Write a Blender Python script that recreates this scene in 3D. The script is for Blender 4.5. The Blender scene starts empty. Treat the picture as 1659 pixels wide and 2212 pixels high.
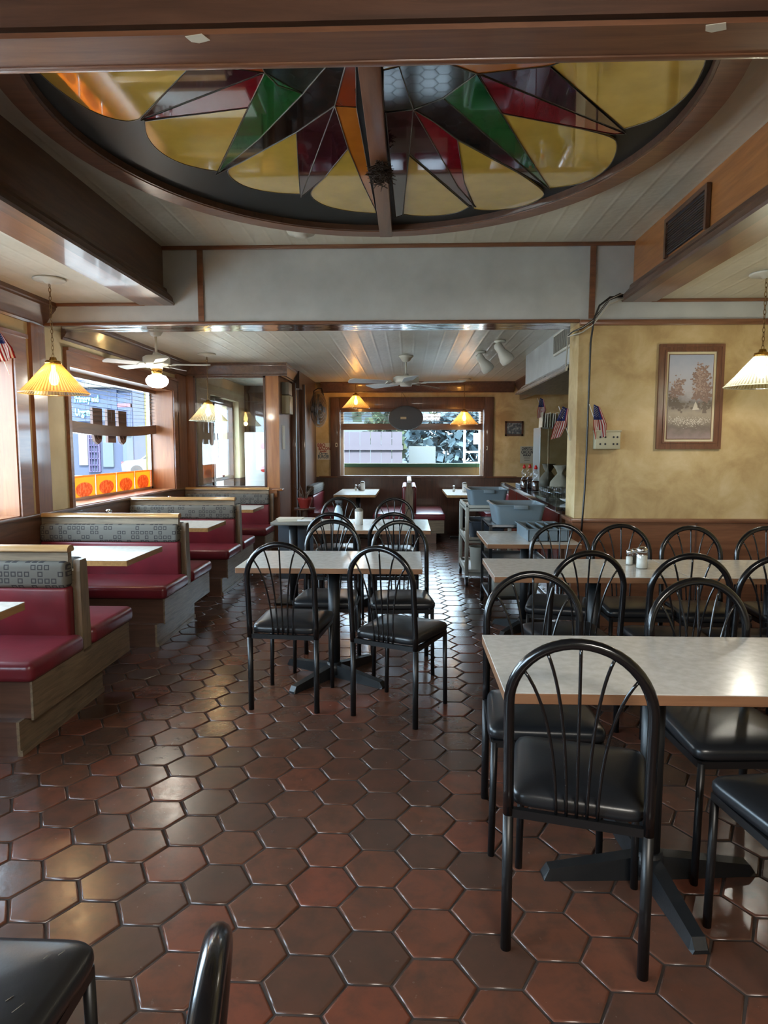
import bpy, bmesh, math, random
from mathutils import Vector, Matrix
random.seed(7)
PI = math.pi
D = bpy.data
SC = bpy.context.scene
C = SC.collection

# ------------------------------------------------------------------ camera, world, lights, exposure
F, CX, CY, EYE = 1440.0, 829.5, 1106.0, 1.48
YAW, PIT = math.radians(2.0), math.atan(140 / 1440)
fwd = Vector((-math.sin(YAW) * math.cos(PIT), math.cos(YAW) * math.cos(PIT), -math.sin(PIT)))
rgt = Vector((math.cos(YAW), math.sin(YAW), 0))
upv = rgt.cross(fwd)
cd = D.cameras.new('camera')
cam = D.objects.new('camera', cd)
C.objects.link(cam)
cam.matrix_world = Matrix.Translation((0, 0, EYE)) @ Matrix((rgt, upv, -fwd)).transposed().to_4x4()
cd.sensor_fit = 'VERTICAL'
cd.sensor_height = 24.0
cd.lens = 24.0 * F / 2212.0
cd.clip_start = 0.02
cd.clip_end = 300
SC.camera = cam


def P(px, py, **k):
    """where the sight line of photo pixel (px, py) meets the plane x=, y= or z= (metres)"""
    d = fwd + rgt * ((px - CX) / F) - upv * ((py - CY) / F)
    a, v = list(k.items())[0]
    i = 'xyz'.index(a)
    o = Vector((0, 0, EYE))
    return o + d * ((v - o[i]) / d[i])


SC.view_settings.view_transform = 'Standard'
SC.view_settings.look = 'None'
SC.view_settings.gamma = 1.0
SC.view_settings.exposure = 1.15
SC.view_settings.use_curve_mapping = False
W = D.worlds.new('sky')
SC.world = W
W.use_nodes = True
bg = W.node_tree.nodes['Background']
bg.inputs['Color'].default_value = (0.66, 0.83, 1.0, 1)
bg.inputs['Strength'].default_value = 10.0
SC.cycles.use_denoising = True
SC.cycles.max_bounces = 8
SC.cycles.diffuse_bounces = 4
SC.cycles.glossy_bounces = 4
SC.cycles.transparent_max_bounces = 12
SC.cycles.transmission_bounces = 6
SC.cycles.caustics_reflective = False
SC.cycles.caustics_refractive = False
SC.cycles.sample_clamp_indirect = 4.0


def area(name, loc, rot, sx, sy, power, col=(1, 1, 1), portal=False):
    l = D.lights.new(name, 'AREA')
    l.shape = 'RECTANGLE'
    l.size, l.size_y = sx, sy
    l.energy = power
    l.color = col
    if portal:
        l.cycles.is_portal = True
    o = D.objects.new(name, l)
    C.objects.link(o)
    o.location = loc
    o.rotation_euler = rot
    return o


def point(name, loc, power, col, r=0.03, parent=None):
    l = D.lights.new(name, 'POINT')
    l.energy = power
    l.color = col
    l.shadow_soft_size = r
    o = D.objects.new(name, l)
    C.objects.link(o)
    o.location = loc
    o.parent = parent
    return o


# daylight entering through the window openings (portals guide the sky light)
area('portal_a', (-3.36, 3.65, 1.6), (0, -PI / 2, 0), 1.3, 2.7, 1, portal=True)
area('portal_e', (-3.36, 0, 1.6), (0, -PI / 2, 0), 1.3, 2.8, 1, portal=True)
area('portal_b', (-3.36, 7.2, 1.6), (0, -PI / 2, 0), 1.3, 2.7, 1, portal=True)
area('portal_c', (0.08, 11.95, 1.55), (-PI / 2, 0, 0), 2.5, 1.2, 1, portal=True)
area('portal_d', (-3.1, 11.0, 1.2), (0, -PI / 2, 0), 2.3, 1.7, 1, portal=True)
sl = D.lights.new('sun', 'SUN')
sl.energy = 20.0
sl.angle = 0.02
sl.color = (1, 0.94, 0.85)
so = D.objects.new('sun', sl)
C.objects.link(so)
so.rotation_euler = (math.radians(40), 0, math.radians(30))
# added fill light behind the camera, brightens the surfaces facing it
area('added_fill_light', (0.6, -1.0, 2.6), (math.radians(25), 0, 0), 1.2, 0.6, 42, (1, 0.94, 0.85))


# ------------------------------------------------------------------ materials
def rgb(h):
    """sRGB 0-255 triple -> linear"""
    return tuple(((c / 255) / 12.92 if c / 255 <= .04045 else ((c / 255 + .055) / 1.055) ** 2.4) for c in h) + (1,)


MATS = {}


def mat(name, col, rough=0.5, metal=0.0, spec=0.5, alpha=1.0, emit=None, es=1.0, coat=0.0, trans=0.0, ior=1.5, sheen=0):
    m = D.materials.new(name)
    m.use_nodes = True
    b = m.node_tree.nodes['Principled BSDF']
    b.inputs['Base Color'].default_value = col if len(col) == 4 else tuple(col) + (1,)
    b.inputs['Roughness'].default_value = rough
    b.inputs['Metallic'].default_value = metal
    b.inputs['Specular IOR Level'].default_value = spec
    b.inputs['Coat Weight'].default_value = coat
    b.inputs['Coat Roughness'].default_value = 0.08
    b.inputs['Transmission Weight'].default_value = trans
    b.inputs['IOR'].default_value = ior
    b.inputs['Alpha'].default_value = alpha
    if emit:
        b.inputs['Emission Color'].default_value = emit if len(emit) == 4 else tuple(emit) + (1,)
        b.inputs['Emission Strength'].default_value = es
    MATS[name] = m
    return m


def nd(m, t, **k):
    n = m.node_tree.nodes.new(t)
    for a, v in k.items():
        setattr(n, a, v)
    return n


def lk(m, a, b):
    m.node_tree.links.new(a, b)


def coords(m, scale=(1, 1, 1), rot=(0, 0, 0), loc=(0, 0, 0)):
    t = nd(m, 'ShaderNodeTexCoord')
    mp = nd(m, 'ShaderNodeMapping')
    mp.inputs['Scale'].default_value = scale
    mp.inputs['Rotation'].default_value = rot
    mp.inputs['Location'].default_value = loc
    lk(m, t.outputs['Object'], mp.inputs['Vector'])
    return mp.outputs['Vector']


def ramp(m, fac, stops):
    r = nd(m, 'ShaderNodeValToRGB')
    e = r.color_ramp.elements
    while len(e) < len(stops):
        e.new(0.5)
    for i, (p, c) in enumerate(stops):
        e[i].position = p
        e[i].color = c if len(c) == 4 else tuple(c) + (1,)
    lk(m, fac, r.inputs['Fac'])
    return r.outputs['Color']


def noise(m, vec, scale, detail=4, rough=0.55, dist=0.0):
    n = nd(m, 'ShaderNodeTexNoise')
    n.inputs['Scale'].default_value = scale
    n.inputs['Detail'].default_value = detail
    n.inputs['Roughness'].default_value = rough
    n.inputs['Distortion'].default_value = dist
    lk(m, vec, n.inputs['Vector'])
    return n.outputs['Fac']


def M_(m, op, a, b=None):
    n = nd(m, 'ShaderNodeMath', operation=op)
    for i, q in enumerate((a, b)):
        if q is None:
            continue
        if isinstance(q, (int, float)):
            n.inputs[i].default_value = q
        else:
            lk(m, q, n.inputs[i])
    return n.outputs[0]


def bump(m, h, strength=0.2, dist=0.01):
    b = nd(m, 'ShaderNodeBump')
    b.inputs['Strength'].default_value = strength
    b.inputs['Distance'].default_value = dist
    lk(m, h, b.inputs['Height'])
    lk(m, b.outputs['Normal'], m.node_tree.nodes['Principled BSDF'].inputs['Normal'])


def base(m, out):
    lk(m, out, m.node_tree.nodes['Principled BSDF'].inputs['Base Color'])


def wood(name, c1, c2, axis='z', rough=0.35, coat=0.3, scale=1.0, c3=None):
    m = mat(name, c1, rough, coat=coat)
    s = {'x': (1.2, 14, 14), 'y': (14, 1.2, 14), 'z': (14, 14, 1.2)}[axis]
    v = coords(m, tuple(q * scale for q in s))
    n = noise(m, v, 1.6, 6, 0.62, 0.8)
    base(m, ramp(m, n, [(0.3, c1), (0.7, c2)] if not c3 else [(0.28, c1), (0.55, c2), (0.75, c3)]))
    bump(m, n, 0.08, 0.004)
    return m


# woods
for ax in 'xyz':
    wood('dark_wood_' + ax, rgb((70, 49, 39)), rgb((102, 71, 55)), ax, 0.38, 0.35)
    wood('red_wood_' + ax, rgb((104, 67, 48)), rgb((136, 92, 66)), ax, 0.33, 0.4)
    wood('gold_wood_' + ax, rgb((142, 88, 46)), rgb((178, 118, 66)), ax, 0.35, 0.4)
    wood('jamb_wood_' + ax, rgb((132, 80, 44)), rgb((158, 102, 60)), ax, 0.4, 0.2)
    wood('oak_' + ax, rgb((98, 84, 66)), rgb((140, 122, 98)), ax, 0.5, 0.1, 2.2)
    wood('rail_oak_' + ax, rgb((150, 112, 66)), rgb((186, 146, 94)), ax, 0.28, 0.5, 1.5)
wood('edge_wood', rgb((122, 86, 60)), rgb((148, 106, 76)), 'x', 0.4, 0.2)
wood('paint_frame_wood', rgb((84, 50, 36)), rgb((124, 80, 56)), 'z', 0.35, 0.3, 2)

m = mat('yellow_wallpaper', (1, 1, 1), 0.62)
v = coords(m, (1, 1, 1))
n1 = noise(m, v, 3.2, 6, 0.6, 0.4)
base(m, ramp(m, n1, [(0.32, rgb((168, 138, 92))), (0.5, rgb((192, 165, 116))), (0.68, rgb((208, 184, 140)))]))
bump(m, noise(m, v, 60, 3), 0.05, 0.003)

m = mat('cream_wallpaper', (1, 1, 1), 0.7)
v = coords(m)
base(m, ramp(m, noise(m, v, 4, 5), [(0.3, rgb((188, 172, 136))), (0.7, rgb((206, 192, 158)))]))

m = mat('grey_panel', (1, 1, 1), 0.6)
v = coords(m)
base(m, ramp(m, noise(m, v, 5, 5), [(0.3, rgb((176, 178, 176))), (0.7, rgb((190, 192, 190)))]))
bump(m, noise(m, v, 90, 3), 0.12, 0.002)


def embossed(name, c1, c2, rough):
    m = mat(name, c1, rough)
    v = coords(m, (1, 1, 1))
    w = nd(m, 'ShaderNodeTexWave', wave_type='BANDS', bands_direction='X')
    w.inputs['Scale'].default_value = 2.2
    w.inputs['Distortion'].default_value = 0.0
    lk(m, v, w.inputs['Vector'])
    sh = nd(m, 'ShaderNodeMath', operation='POWER')
    lk(m, w.outputs['Fac'], sh.inputs[0])
    sh.inputs[1].default_value = 14
    vo = nd(m, 'ShaderNodeTexVoronoi')
    vo.inputs['Scale'].default_value = 22
    lk(m, v, vo.inputs['Vector'])
    ad = nd(m, 'ShaderNodeMath', operation='ADD')
    lk(m, sh.outputs[0], ad.inputs[0])
    mu = nd(m, 'ShaderNodeMath', operation='MULTIPLY')
    lk(m, vo.outputs['Distance'], mu.inputs[0])
    mu.inputs[1].default_value = 0.7
    lk(m, mu.outputs[0], ad.inputs[1])
    bump(m, ad.outputs[0], 0.35, 0.006)
    base(m, ramp(m, noise(m, v, 2.5, 4), [(0.3, c1), (0.7, c2)]))
    return m


embossed('cream_ceiling', rgb((196, 190, 172)), rgb((212, 206, 190)), 0.5)
embossed('white_ceiling', rgb((200, 198, 184)), rgb((216, 214, 202)), 0.33)

m = mat('tile', (1, 1, 1), 0.3, spec=0.5)
at = nd(m, 'ShaderNodeAttribute', attribute_name='tint')
v = coords(m)
nn = noise(m, v, 9, 6, 0.65, 0.3)
c = ramp(m, at.outputs['Fac'], [(0.0, rgb((80, 58, 48))), (0.35, rgb((90, 60, 48))), (0.65, rgb((100, 65, 50))), (0.85, rgb((106, 65, 50))), (1.0, rgb((114, 65, 50)))])
mx = nd(m, 'ShaderNodeMix', data_type='RGBA')
mx.inputs['B'].default_value = rgb((68, 54, 46))
lk(m, c, mx.inputs['A'])
rf = nd(m, 'ShaderNodeMapRange')
rf.inputs['From Min'].default_value = 0.42
rf.inputs['From Max'].default_value = 0.72
rf.inputs['To Max'].default_value = 0.75
lk(m, nn, rf.inputs['Value'])
lk(m, rf.outputs[0], mx.inputs['Factor'])
base(m, mx.outputs['Result'])
rr = nd(m, 'ShaderNodeMapRange')
rr.inputs['To Min'].default_value = 0.12
rr.inputs['To Max'].default_value = 0.34
lk(m, noise(m, v, 26, 4), rr.inputs['Value'])
lk(m, rr.outputs[0], m.node_tree.nodes['Principled BSDF'].inputs['Roughness'])
bump(m, M_(m, 'ADD', M_(m, 'MULTIPLY', noise(m, v, 70, 4), .25), noise(m, v, 11, 3)), 0.16, 0.006)
m = mat('grout', rgb((48, 38, 32)), 0.9)
base(m, ramp(m, noise(m, coords(m), 12, 4), [(0.3, rgb((36, 28, 24))), (0.7, rgb((66, 54, 46)))]))

m = mat('burgundy_vinyl', rgb((96, 30, 42)), 0.33, coat=0.1)
v = coords(m)
base(m, ramp(m, noise(m, v, 4, 4), [(0.3, rgb((98, 32, 40))), (0.7, rgb((122, 40, 50)))]))
bump(m, noise(m, v, 45, 5, 0.7), 0.25, 0.003)
m = mat('black_vinyl', rgb((32, 33, 35)), 0.3)
v = coords(m)
bump(m, noise(m, v, 120, 5, 0.7), 0.12, 0.002)
mat('black_paint', rgb((17, 17, 18)), 0.2, coat=0.3)
mat('black_leg_paint', rgb((20, 20, 21)), 0.38)
m = mat('black_iron', rgb((26, 28, 30)), 0.42)
bump(m, noise(m, coords(m), 150, 3), 0.2, 0.002)

m = mat('square_fabric', (1, 1, 1), 0.85)
v = coords(m, (1, 1, 1))
sp = nd(m, 'ShaderNodeSeparateXYZ')
lk(m, v, sp.inputs[0])


u = M_(m, 'MULTIPLY', sp.outputs[0], 27.0)
w = M_(m, 'MULTIPLY', sp.outputs[2], 27.0)
fu = M_(m, 'ABSOLUTE', M_(m, 'SUBTRACT', M_(m, 'FRACT', u), 0.5))
fw = M_(m, 'ABSOLUTE', M_(m, 'SUBTRACT', M_(m, 'FRACT', w), 0.5))
mxx = M_(m, 'MAXIMUM', fu, fw)
ringm = M_(m, 'MULTIPLY', M_(m, 'LESS_THAN', mxx, 0.38), M_(m, 'GREATER_THAN', mxx, 0.22))
cell = nd(m, 'ShaderNodeCombineXYZ')
lk(m, M_(m, 'FLOOR', u), cell.inputs[0])
lk(m, M_(m, 'FLOOR', w), cell.inputs[2])
wn = nd(m, 'ShaderNodeTexWhiteNoise')
lk(m, cell.outputs[0], wn.inputs['Vector'])
msk = M_(m, 'MULTIPLY', ringm, M_(m, 'GREATER_THAN', wn.outputs['Value'], 0.42))
mx = nd(m, 'ShaderNodeMix', data_type='RGBA')
mx.inputs['A'].default_value = rgb((100, 97, 90))
mx.inputs['B'].default_value = rgb((50, 47, 48))
lk(m, msk, mx.inputs['Factor'])
base(m, mx.outputs['Result'])
bump(m, noise(m, v, 400, 2), 0.2, 0.002)

m = mat('laminate', rgb((196, 194, 184)), 0.2, coat=0.0)
v = coords(m)
base(m, ramp(m, noise(m, v, 30, 5), [(0.35, rgb((204, 200, 190))), (0.65, rgb((220, 216, 208)))]))
m = mat('dark_granite', rgb((50, 52, 54)), 0.12, coat=0.5)
base(m, ramp(m, noise(m, coords(m), 50, 6, 0.8), [(0.4, rgb((34, 36, 38))), (0.65, rgb((120, 120, 116)))]))

mat('brass', rgb((200, 150, 70)), 0.25, 1.0)
mat('aged_brass', rgb((120, 92, 56)), 0.4, 0.9)
mat('chrome', rgb((205, 208, 212)), 0.12, 1.0)
m = mat('polished_metal', rgb((200, 204, 210)), 0.1, 1.0)
bump(m, noise(m, coords(m, (0.6, 4, 4)), 2.2, 3), 0.5, 0.02)
mat('steel', rgb((150, 155, 160)), 0.3, 1.0)
mat('mirror', rgb((205, 208, 205)), 0.03, 1.0)
mat('enamel_white', rgb((208, 204, 190)), 0.35)
mat('fan_blade', rgb((196, 196, 192)), 0.35)
mat('globe_light', (1, .97, .9), 0.3, emit=(1, 0.95, 0.84), es=7)
mat('white_plastic', rgb((226, 226, 222)), 0.35)
mat('cart_plastic', rgb((166, 166, 156)), 0.5)
mat('blue_grey_plastic', rgb((106, 120, 128)), 0.42)
mat('dark_grey_plastic', rgb((62, 70, 80)), 0.45)
mat('grey_paint', rgb((122, 118, 108)), 0.5)
mat('almond_plastic', rgb((176, 168, 140)), 0.45)
mat('paper', rgb((216, 208, 190)), 0.8)
mat('grey_paper', rgb((170, 166, 150)), 0.8)
mat('ink', rgb((40, 38, 44)), 0.8)
mat('blue_ink', rgb((60, 84, 104)), 0.8)
mat('red_ink', rgb((150, 52, 42)), 0.8)
mat('red', rgb((196, 32, 28)), 0.35)
mat('flag_red', rgb((176, 44, 44)), 0.8)
mat('flag_white', rgb((226, 216, 206)), 0.8)
mat('flag_blue', rgb((44, 54, 112)), 0.8)
mat('black_rubber', rgb((18, 18, 18)), 0.6)
mat('cable_black', rgb((30, 26, 24)), 0.4)
mat('cable_white', rgb((186, 182, 170)), 0.4)
mat('syrup', rgb((46, 16, 8)), 0.1)
mat('salt', rgb((232, 228, 218)), 0.9)
mat('pepper', rgb((70, 56, 42)), 0.9)
mat('beige_bag', rgb((138, 130, 112)), 0.7)
mat('twig', rgb((52, 38, 28)), 0.9)
mat('terracotta', rgb((150, 50, 44)), 0.5)
mat('leaf_dry', rgb((120, 104, 92)), 0.8)
mat('lead', rgb((104, 98, 88)), 0.35, 0.8)


def thin_glass(name, tint, refl=0.08, rough=0.02, trl=0.0, trc=None):
    m = D.materials.new(name)
    m.use_nodes = True
    nt = m.node_tree
    nt.nodes.clear()
    o = nd(m, 'ShaderNodeOutputMaterial')
    t = nd(m, 'ShaderNodeBsdfTransparent')
    t.inputs['Color'].default_value = tuple(tint) + (1,)
    g = nd(m, 'ShaderNodeBsdfGlossy')
    g.inputs['Roughness'].default_value = rough
    fr = nd(m, 'ShaderNodeLayerWeight')
    pw_ = nd(m, 'ShaderNodeMath', operation='POWER')
    lk(m, fr.outputs['Facing'], pw_.inputs[0])
    pw_.inputs[1].default_value = 5.0
    sc_ = nd(m, 'ShaderNodeMath', operation='MULTIPLY_ADD')
    sc_.use_clamp = True
    lk(m, pw_.outputs[0], sc_.inputs[0])
    sc_.inputs[1].default_value = 0.9
    sc_.inputs[2].default_value = refl + 0.03
    mxs = nd(m, 'ShaderNodeMixShader')
    lk(m, sc_.outputs[0], mxs.inputs['Fac'])
    src = t.outputs[0]
    if trl:
        tr = nd(m, 'ShaderNodeBsdfTranslucent')
        tr.inputs['Color'].default_value = tuple(trc or tint) + (1,)
        m2 = nd(m, 'ShaderNodeMixShader')
        m2.inputs['Fac'].default_value = trl
        lk(m, t.outputs[0], m2.inputs[1])
        lk(m, tr.outputs[0], m2.inputs[2])
        src = m2.outputs[0]
    lk(m, src, mxs.inputs[1])
    lk(m, g.outputs[0], mxs.inputs[2])
    lk(m, mxs.outputs[0], o.inputs['Surface'])
    MATS[name] = m
    return m


thin_glass('window_glass', (0.93, 0.97, 0.98), 0.0)
thin_glass('partition_glass', (0.86, 0.86, 0.84), 0.05)
thin_glass('jar_glass', (0.92, 0.94, 0.94), 0.06, 0.05)
thin_glass('amber_shade', (0.90, 0.66, 0.32), 0.05, 0.12, 0.35, (0.95, 0.62, 0.24))
thin_glass('clear_shade', (0.86, 0.88, 0.76), 0.08, 0.12, 0.3, (0.88, 0.88, 0.74))

thin_glass('amber_shade_rib', (0.62, 0.38, 0.12), 0.12, 0.15, 0.3, (0.7, 0.4, 0.12))  # darker rib tints paint in the light-dark banding of refracting glass
thin_glass('clear_shade_rib', (0.55, 0.58, 0.48), 0.14, 0.15, 0.25, (0.6, 0.6, 0.5))
# stained glass: clear coat of glass over colour
for nme, col in {'glass_yellow': (206, 172, 76), 'glass_amber': (196, 114, 36), 'glass_red_orange': (150, 58, 22),
                 'glass_crimson': (128, 18, 30), 'glass_maroon': (62, 22, 32), 'glass_green': (28, 92, 44),
                 'glass_dark_green': (28, 44, 36), 'glass_black': (20, 22, 22)}.items():
    m = mat(nme, rgb(col), 0.06, spec=0.8, coat=1.0)
    m.node_tree.nodes['Principled BSDF'].inputs['Coat Roughness'].default_value = 0.02
    v = coords(m)
    a = tuple(q * 0.8 for q in rgb(col)[:3]) + (1,)
    base(m, ramp(m, noise(m, v, 6, 3), [(0.3, a), (0.7, rgb(col))]))


# ------------------------------------------------------------------ mesh helpers
def bm_new():
    return bmesh.new()


def add_box(bm, x0, y0, z0, x1, y1, z1, bev=0.0, seg=2, mi=0):
    ret = bmesh.ops.create_cube(bm, size=1.0)
    vs = ret['verts']
    for v in vs:
        v.co = Vector(((x0 + x1) / 2 + v.co.x * (x1 - x0), (y0 + y1) / 2 + v.co.y * (y1 - y0), (z0 + z1) / 2 + v.co.z * (z1 - z0)))
    fs = {f for v in vs for f in v.link_faces}
    for f in fs:
        f.material_index = mi
    if bev > 0:
        es = {e for v in vs for e in v.link_edges}
        r = bmesh.ops.bevel(bm, geom=list(es), offset=bev, segments=seg, profile=0.5, affect='EDGES')
        for f in r['faces']:
            f.material_index = mi
    return vs


def add_prism(bm, pts, axis, a, b, mi=0):
    """extrude the outline pts (2D) along an axis from a to b"""
    def mk(p, t):
        return {'x': (t, p[0], p[1]), 'y': (p[0], t, p[1]), 'z': (p[0], p[1], t)}[axis]
    A = [bm.verts.new(mk(p, a)) for p in pts]
    B = [bm.verts.new(mk(p, b)) for p in pts]
    n = len(pts)
    fs = [bm.faces.new(A), bm.faces.new(list(reversed(B)))]
    for i in range(n):
        fs.append(bm.faces.new((A[i], B[i], B[(i + 1) % n], A[(i + 1) % n])))
    for f in fs:
        f.material_index = mi
    return fs


def add_tube(bm, pts, r, n=10, mi=0, caps=True, closed=False):
    pts = [Vector(p) for p in pts]
    rs = r if isinstance(r, (list, tuple)) else [r] * len(pts)
    N = len(pts)
    tang = []
    for i in range(N):
        if closed:
            t = pts[(i + 1) % N] - pts[i - 1]
        else:
            t = pts[min(i + 1, N - 1)] - pts[max(i - 1, 0)]
        tang.append(t.normalized())
    up = Vector((0, 0, 1)) if abs(tang[0].z) < 0.9 else Vector((1, 0, 0))
    nrm = tang[0].cross(up).normalized()
    rings = []
    for i in range(N):
        nrm = (nrm - tang[i] * nrm.dot(tang[i])).normalized()
        bn = tang[i].cross(nrm)
        rings.append([bm.verts.new(pts[i] + (nrm * math.cos(2 * PI * k / n) + bn * math.sin(2 * PI * k / n)) * rs[i]) for k in range(n)])
    for i in range(N if closed else N - 1):
        A, B = rings[i], rings[(i + 1) % N]
        for k in range(n):
            f = bm.faces.new((A[k], A[(k + 1) % n], B[(k + 1) % n], B[k]))
            f.material_index = mi
            f.smooth = True
    if caps and not closed:
        bm.faces.new(list(reversed(rings[0]))).material_index = mi
        bm.faces.new(rings[-1]).material_index = mi


def add_lathe(bm, prof, cx=0, cy=0, n=24, mi=0, ribs=0, amp=0, smooth=True, altmat=False):
    """prof: list of (radius, z)"""
    rings = []
    for (r, z) in prof:
        if r < 1e-5:
            rings.append([bm.verts.new((cx, cy, z))])
        else:
            rings.append([bm.verts.new((cx + (r + (amp * math.cos(ribs * 2 * PI * k / n) if ribs else 0)) * math.cos(2 * PI * k / n),
                                        cy + (r + (amp * math.cos(ribs * 2 * PI * k / n) if ribs else 0)) * math.sin(2 * PI * k / n), z)) for k in range(n)])
    for i in range(len(rings) - 1):
        A, B = rings[i], rings[i + 1]
        for k in range(n):
            k2 = (k + 1) % n
            if len(A) == 1 and len(B) == 1:
                continue
            if len(A) == 1:
                f = bm.faces.new((A[0], B[k2], B[k]))
            elif len(B) == 1:
                f = bm.faces.new((A[k], A[k2], B[0]))
            else:
                f = bm.faces.new((A[k], A[k2], B[k2], B[k]))
            f.smooth = smooth
            f.material_index = mi if not altmat else (k // 2) % 2
    return rings


def link(name, bm, mats, parent=None, loc=None, smooth=None):
    bmesh.ops.recalc_face_normals(bm, faces=bm.faces[:])
    me = D.meshes.new(name)
    bm.to_mesh(me)
    bm.free()
    if not isinstance(mats, (list, tuple)):
        mats = [mats]
    for q in mats:
        me.materials.append(MATS[q] if isinstance(q, str) else q)
    if smooth:
        for p in me.polygons:
            p.use_smooth = True
        try:
            me.set_sharp_from_angle(angle=math.radians(smooth))
        except Exception:
            pass
    o = D.objects.new(name, me)
    C.objects.link(o)
    if parent:
        o.parent = parent
    if loc is not None:
        o.location = loc
    return o


def tag(o, label, cat, group=None, kind=None):
    o['label'] = label
    o['category'] = cat
    if group:
        o['group'] = group
    if kind:
        o['kind'] = kind
    return o


def thing(name, label, cat, loc=(0, 0, 0), rz=0, group=None):
    o = D.objects.new(name, None)
    C.objects.link(o)
    o.location = loc
    o.rotation_euler = (0, 0, rz)
    o.empty_display_size = 0.1
    return tag(o, label, cat, group)


def struct(name, bm, mats, parent=None, smooth=None):
    o = link(name, bm, mats, parent, smooth=smooth)
    if not parent:
        o['kind'] = 'structure'
    return o


def dup(root, loc, rz=0, label=None, scale=None):
    r = root.copy()
    C.objects.link(r)
    r.location = loc
    r.rotation_euler = (0, 0, rz)
    if scale:
        r.scale = scale
    if label:
        r['label'] = label
    for ch in list(root.children):
        c_ = ch.copy()
        C.objects.link(c_)
        c_.parent = r
        for g in ch.children:
            d_ = g.copy()
            C.objects.link(d_)
            d_.parent = c_
    return r


def box_part(name, m, parent, *b, bev=0.0, seg=2, smooth=None):
    bm = bm_new()
    add_box(bm, *b, bev=bev, seg=seg)
    return link(name, bm, m, parent, smooth=smooth or (50 if bev else None))


def text_part(name, s, size, m, parent, loc, rot, depth=0.001, align='CENTER', bold=0.0, xs=1.0):
    cu = D.curves.new(name, 'FONT')
    cu.body = s
    cu.size = size
    cu.extrude = depth
    cu.offset = bold
    cu.align_x = align
    cu.align_y = 'CENTER'
    t = D.objects.new(name + '_src', cu)
    C.objects.link(t)
    bpy.context.view_layer.update()
    me = D.meshes.new_from_object(t.evaluated_get(bpy.context.evaluated_depsgraph_get()))
    D.objects.remove(t)
    D.curves.remove(cu)
    me.name = name
    me.materials.clear()
    me.materials.append(MATS[m])
    for p in me.polygons:
        p.material_index = 0
    o = D.objects.new(name, me)
    C.objects.link(o)
    o.parent = parent
    o.location = loc
    o.rotation_euler = rot
    o.scale = (xs, 1, 1)
    return o


FACE_CAM = (PI / 2, 0, 0)      # lettering readable by someone looking along +y

# ------------------------------------------------------------------ floor of hexagonal tiles
XL, XR, YB, YF = -3.0, 3.4, -2.2, 11.7
bm = bm_new()
lay = bm.loops.layers.float_color.new('tint')
T, PX = 0.207, 0.181
add_box(bm, XL - 0.3, YB - 0.2, -0.1, XR + 0.2, 12.6, -0.0035, mi=1)
hx = PX / 1.5
nx0, nx1 = int((XL - 0.08) / PX) - 1, int((XR - 0.08) / PX) + 1
for ix in range(nx0, nx1 + 1):
    for iy in range(-20, 52):
        cx = 0.08 + ix * PX
        cy = 1.81 + T / 2 + iy * T + (T / 2 if ix % 2 else 0)
        if cy < YB or cy > 12.4 or cx < XL - 0.1 or cx > XR:
            continue
        t = random.random()
        g = 0.0035
        jr = random.uniform(-0.012, 0.012)
        tx, ty = random.gauss(0, 0.006), random.gauss(0, 0.006)
        dz = random.uniform(-0.0008, 0.0008)
        rings = []
        for (s, z) in ((1.0, -0.006), (0.985, -0.0012), (0.93, 0.0)):
            pts = []
            for k in range(6):
                a = k * PI / 3 + jr
                # flat edges face along y
                X = math.cos(a) * (hx - g) * s
                Y = math.sin(a) * (T / 1.7320508 - g) * s
                pts.append(bm.verts.new((cx + X, cy + Y, z + dz + tx * X + ty * Y)))
            rings.append(pts)
        fs = [bm.faces.new(rings[2])]
        for a_, b_ in ((0, 1), (1, 2)):
            for k in range(6):
                f = bm.faces.new((rings[a_][k], rings[a_][(k + 1) % 6], rings[b_][(k + 1) % 6], rings[b_][k]))
                f.smooth = True
                fs.append(f)
        for f in fs:
            for lp in f.loops:
                lp[lay] = (t, t, t, 1)
fl = struct('floor', bm, ['tile', 'grout'])

# ------------------------------------------------------------------ walls
WT = 0.3     # wall thickness
W1 = (2.3, 5.03)   # window openings in the left wall (y range)
W2 = (5.86, 8.48)
W0 = (-1.4, 1.4)  # out-of-view opening added to let in more daylight
WZ0, WZ1 = 0.94, 2.2


def wall_x(name, x0, x1, y0, y1, z1, holes, m, z0=0.0, m_low=None, zl=0.0):
    """wall lying along y with rectangular openings; below zl in a second material"""
    bm = bm_new()
    cuts = sorted({y0, y1} | {h[0] for h in holes} | {h[1] for h in holes})
    for a, b in zip(cuts[:-1], cuts[1:]):
        h = [q for q in holes if q[0] <= a + 1e-6 and q[1] >= b - 1e-6]
        segs = [(z0, z1)] if not h else [(z0, h[0][2]), (h[0][3], z1)]
        for s0, s1 in segs:
            if s1 - s0 < 1e-4:
                continue
            if m_low and s0 < zl < s1:
                add_box(bm, x0, a, s0, x1, b, zl, mi=1)
                add_box(bm, x0, a, zl, x1, b, s1, mi=0)
            else:
                add_box(bm, x0, a, s0, x1, b, s1, mi=1 if (m_low and s1 <= zl + 1e-6) else 0)
    return struct(name, bm, [m, m_low] if m_low else m)


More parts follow.
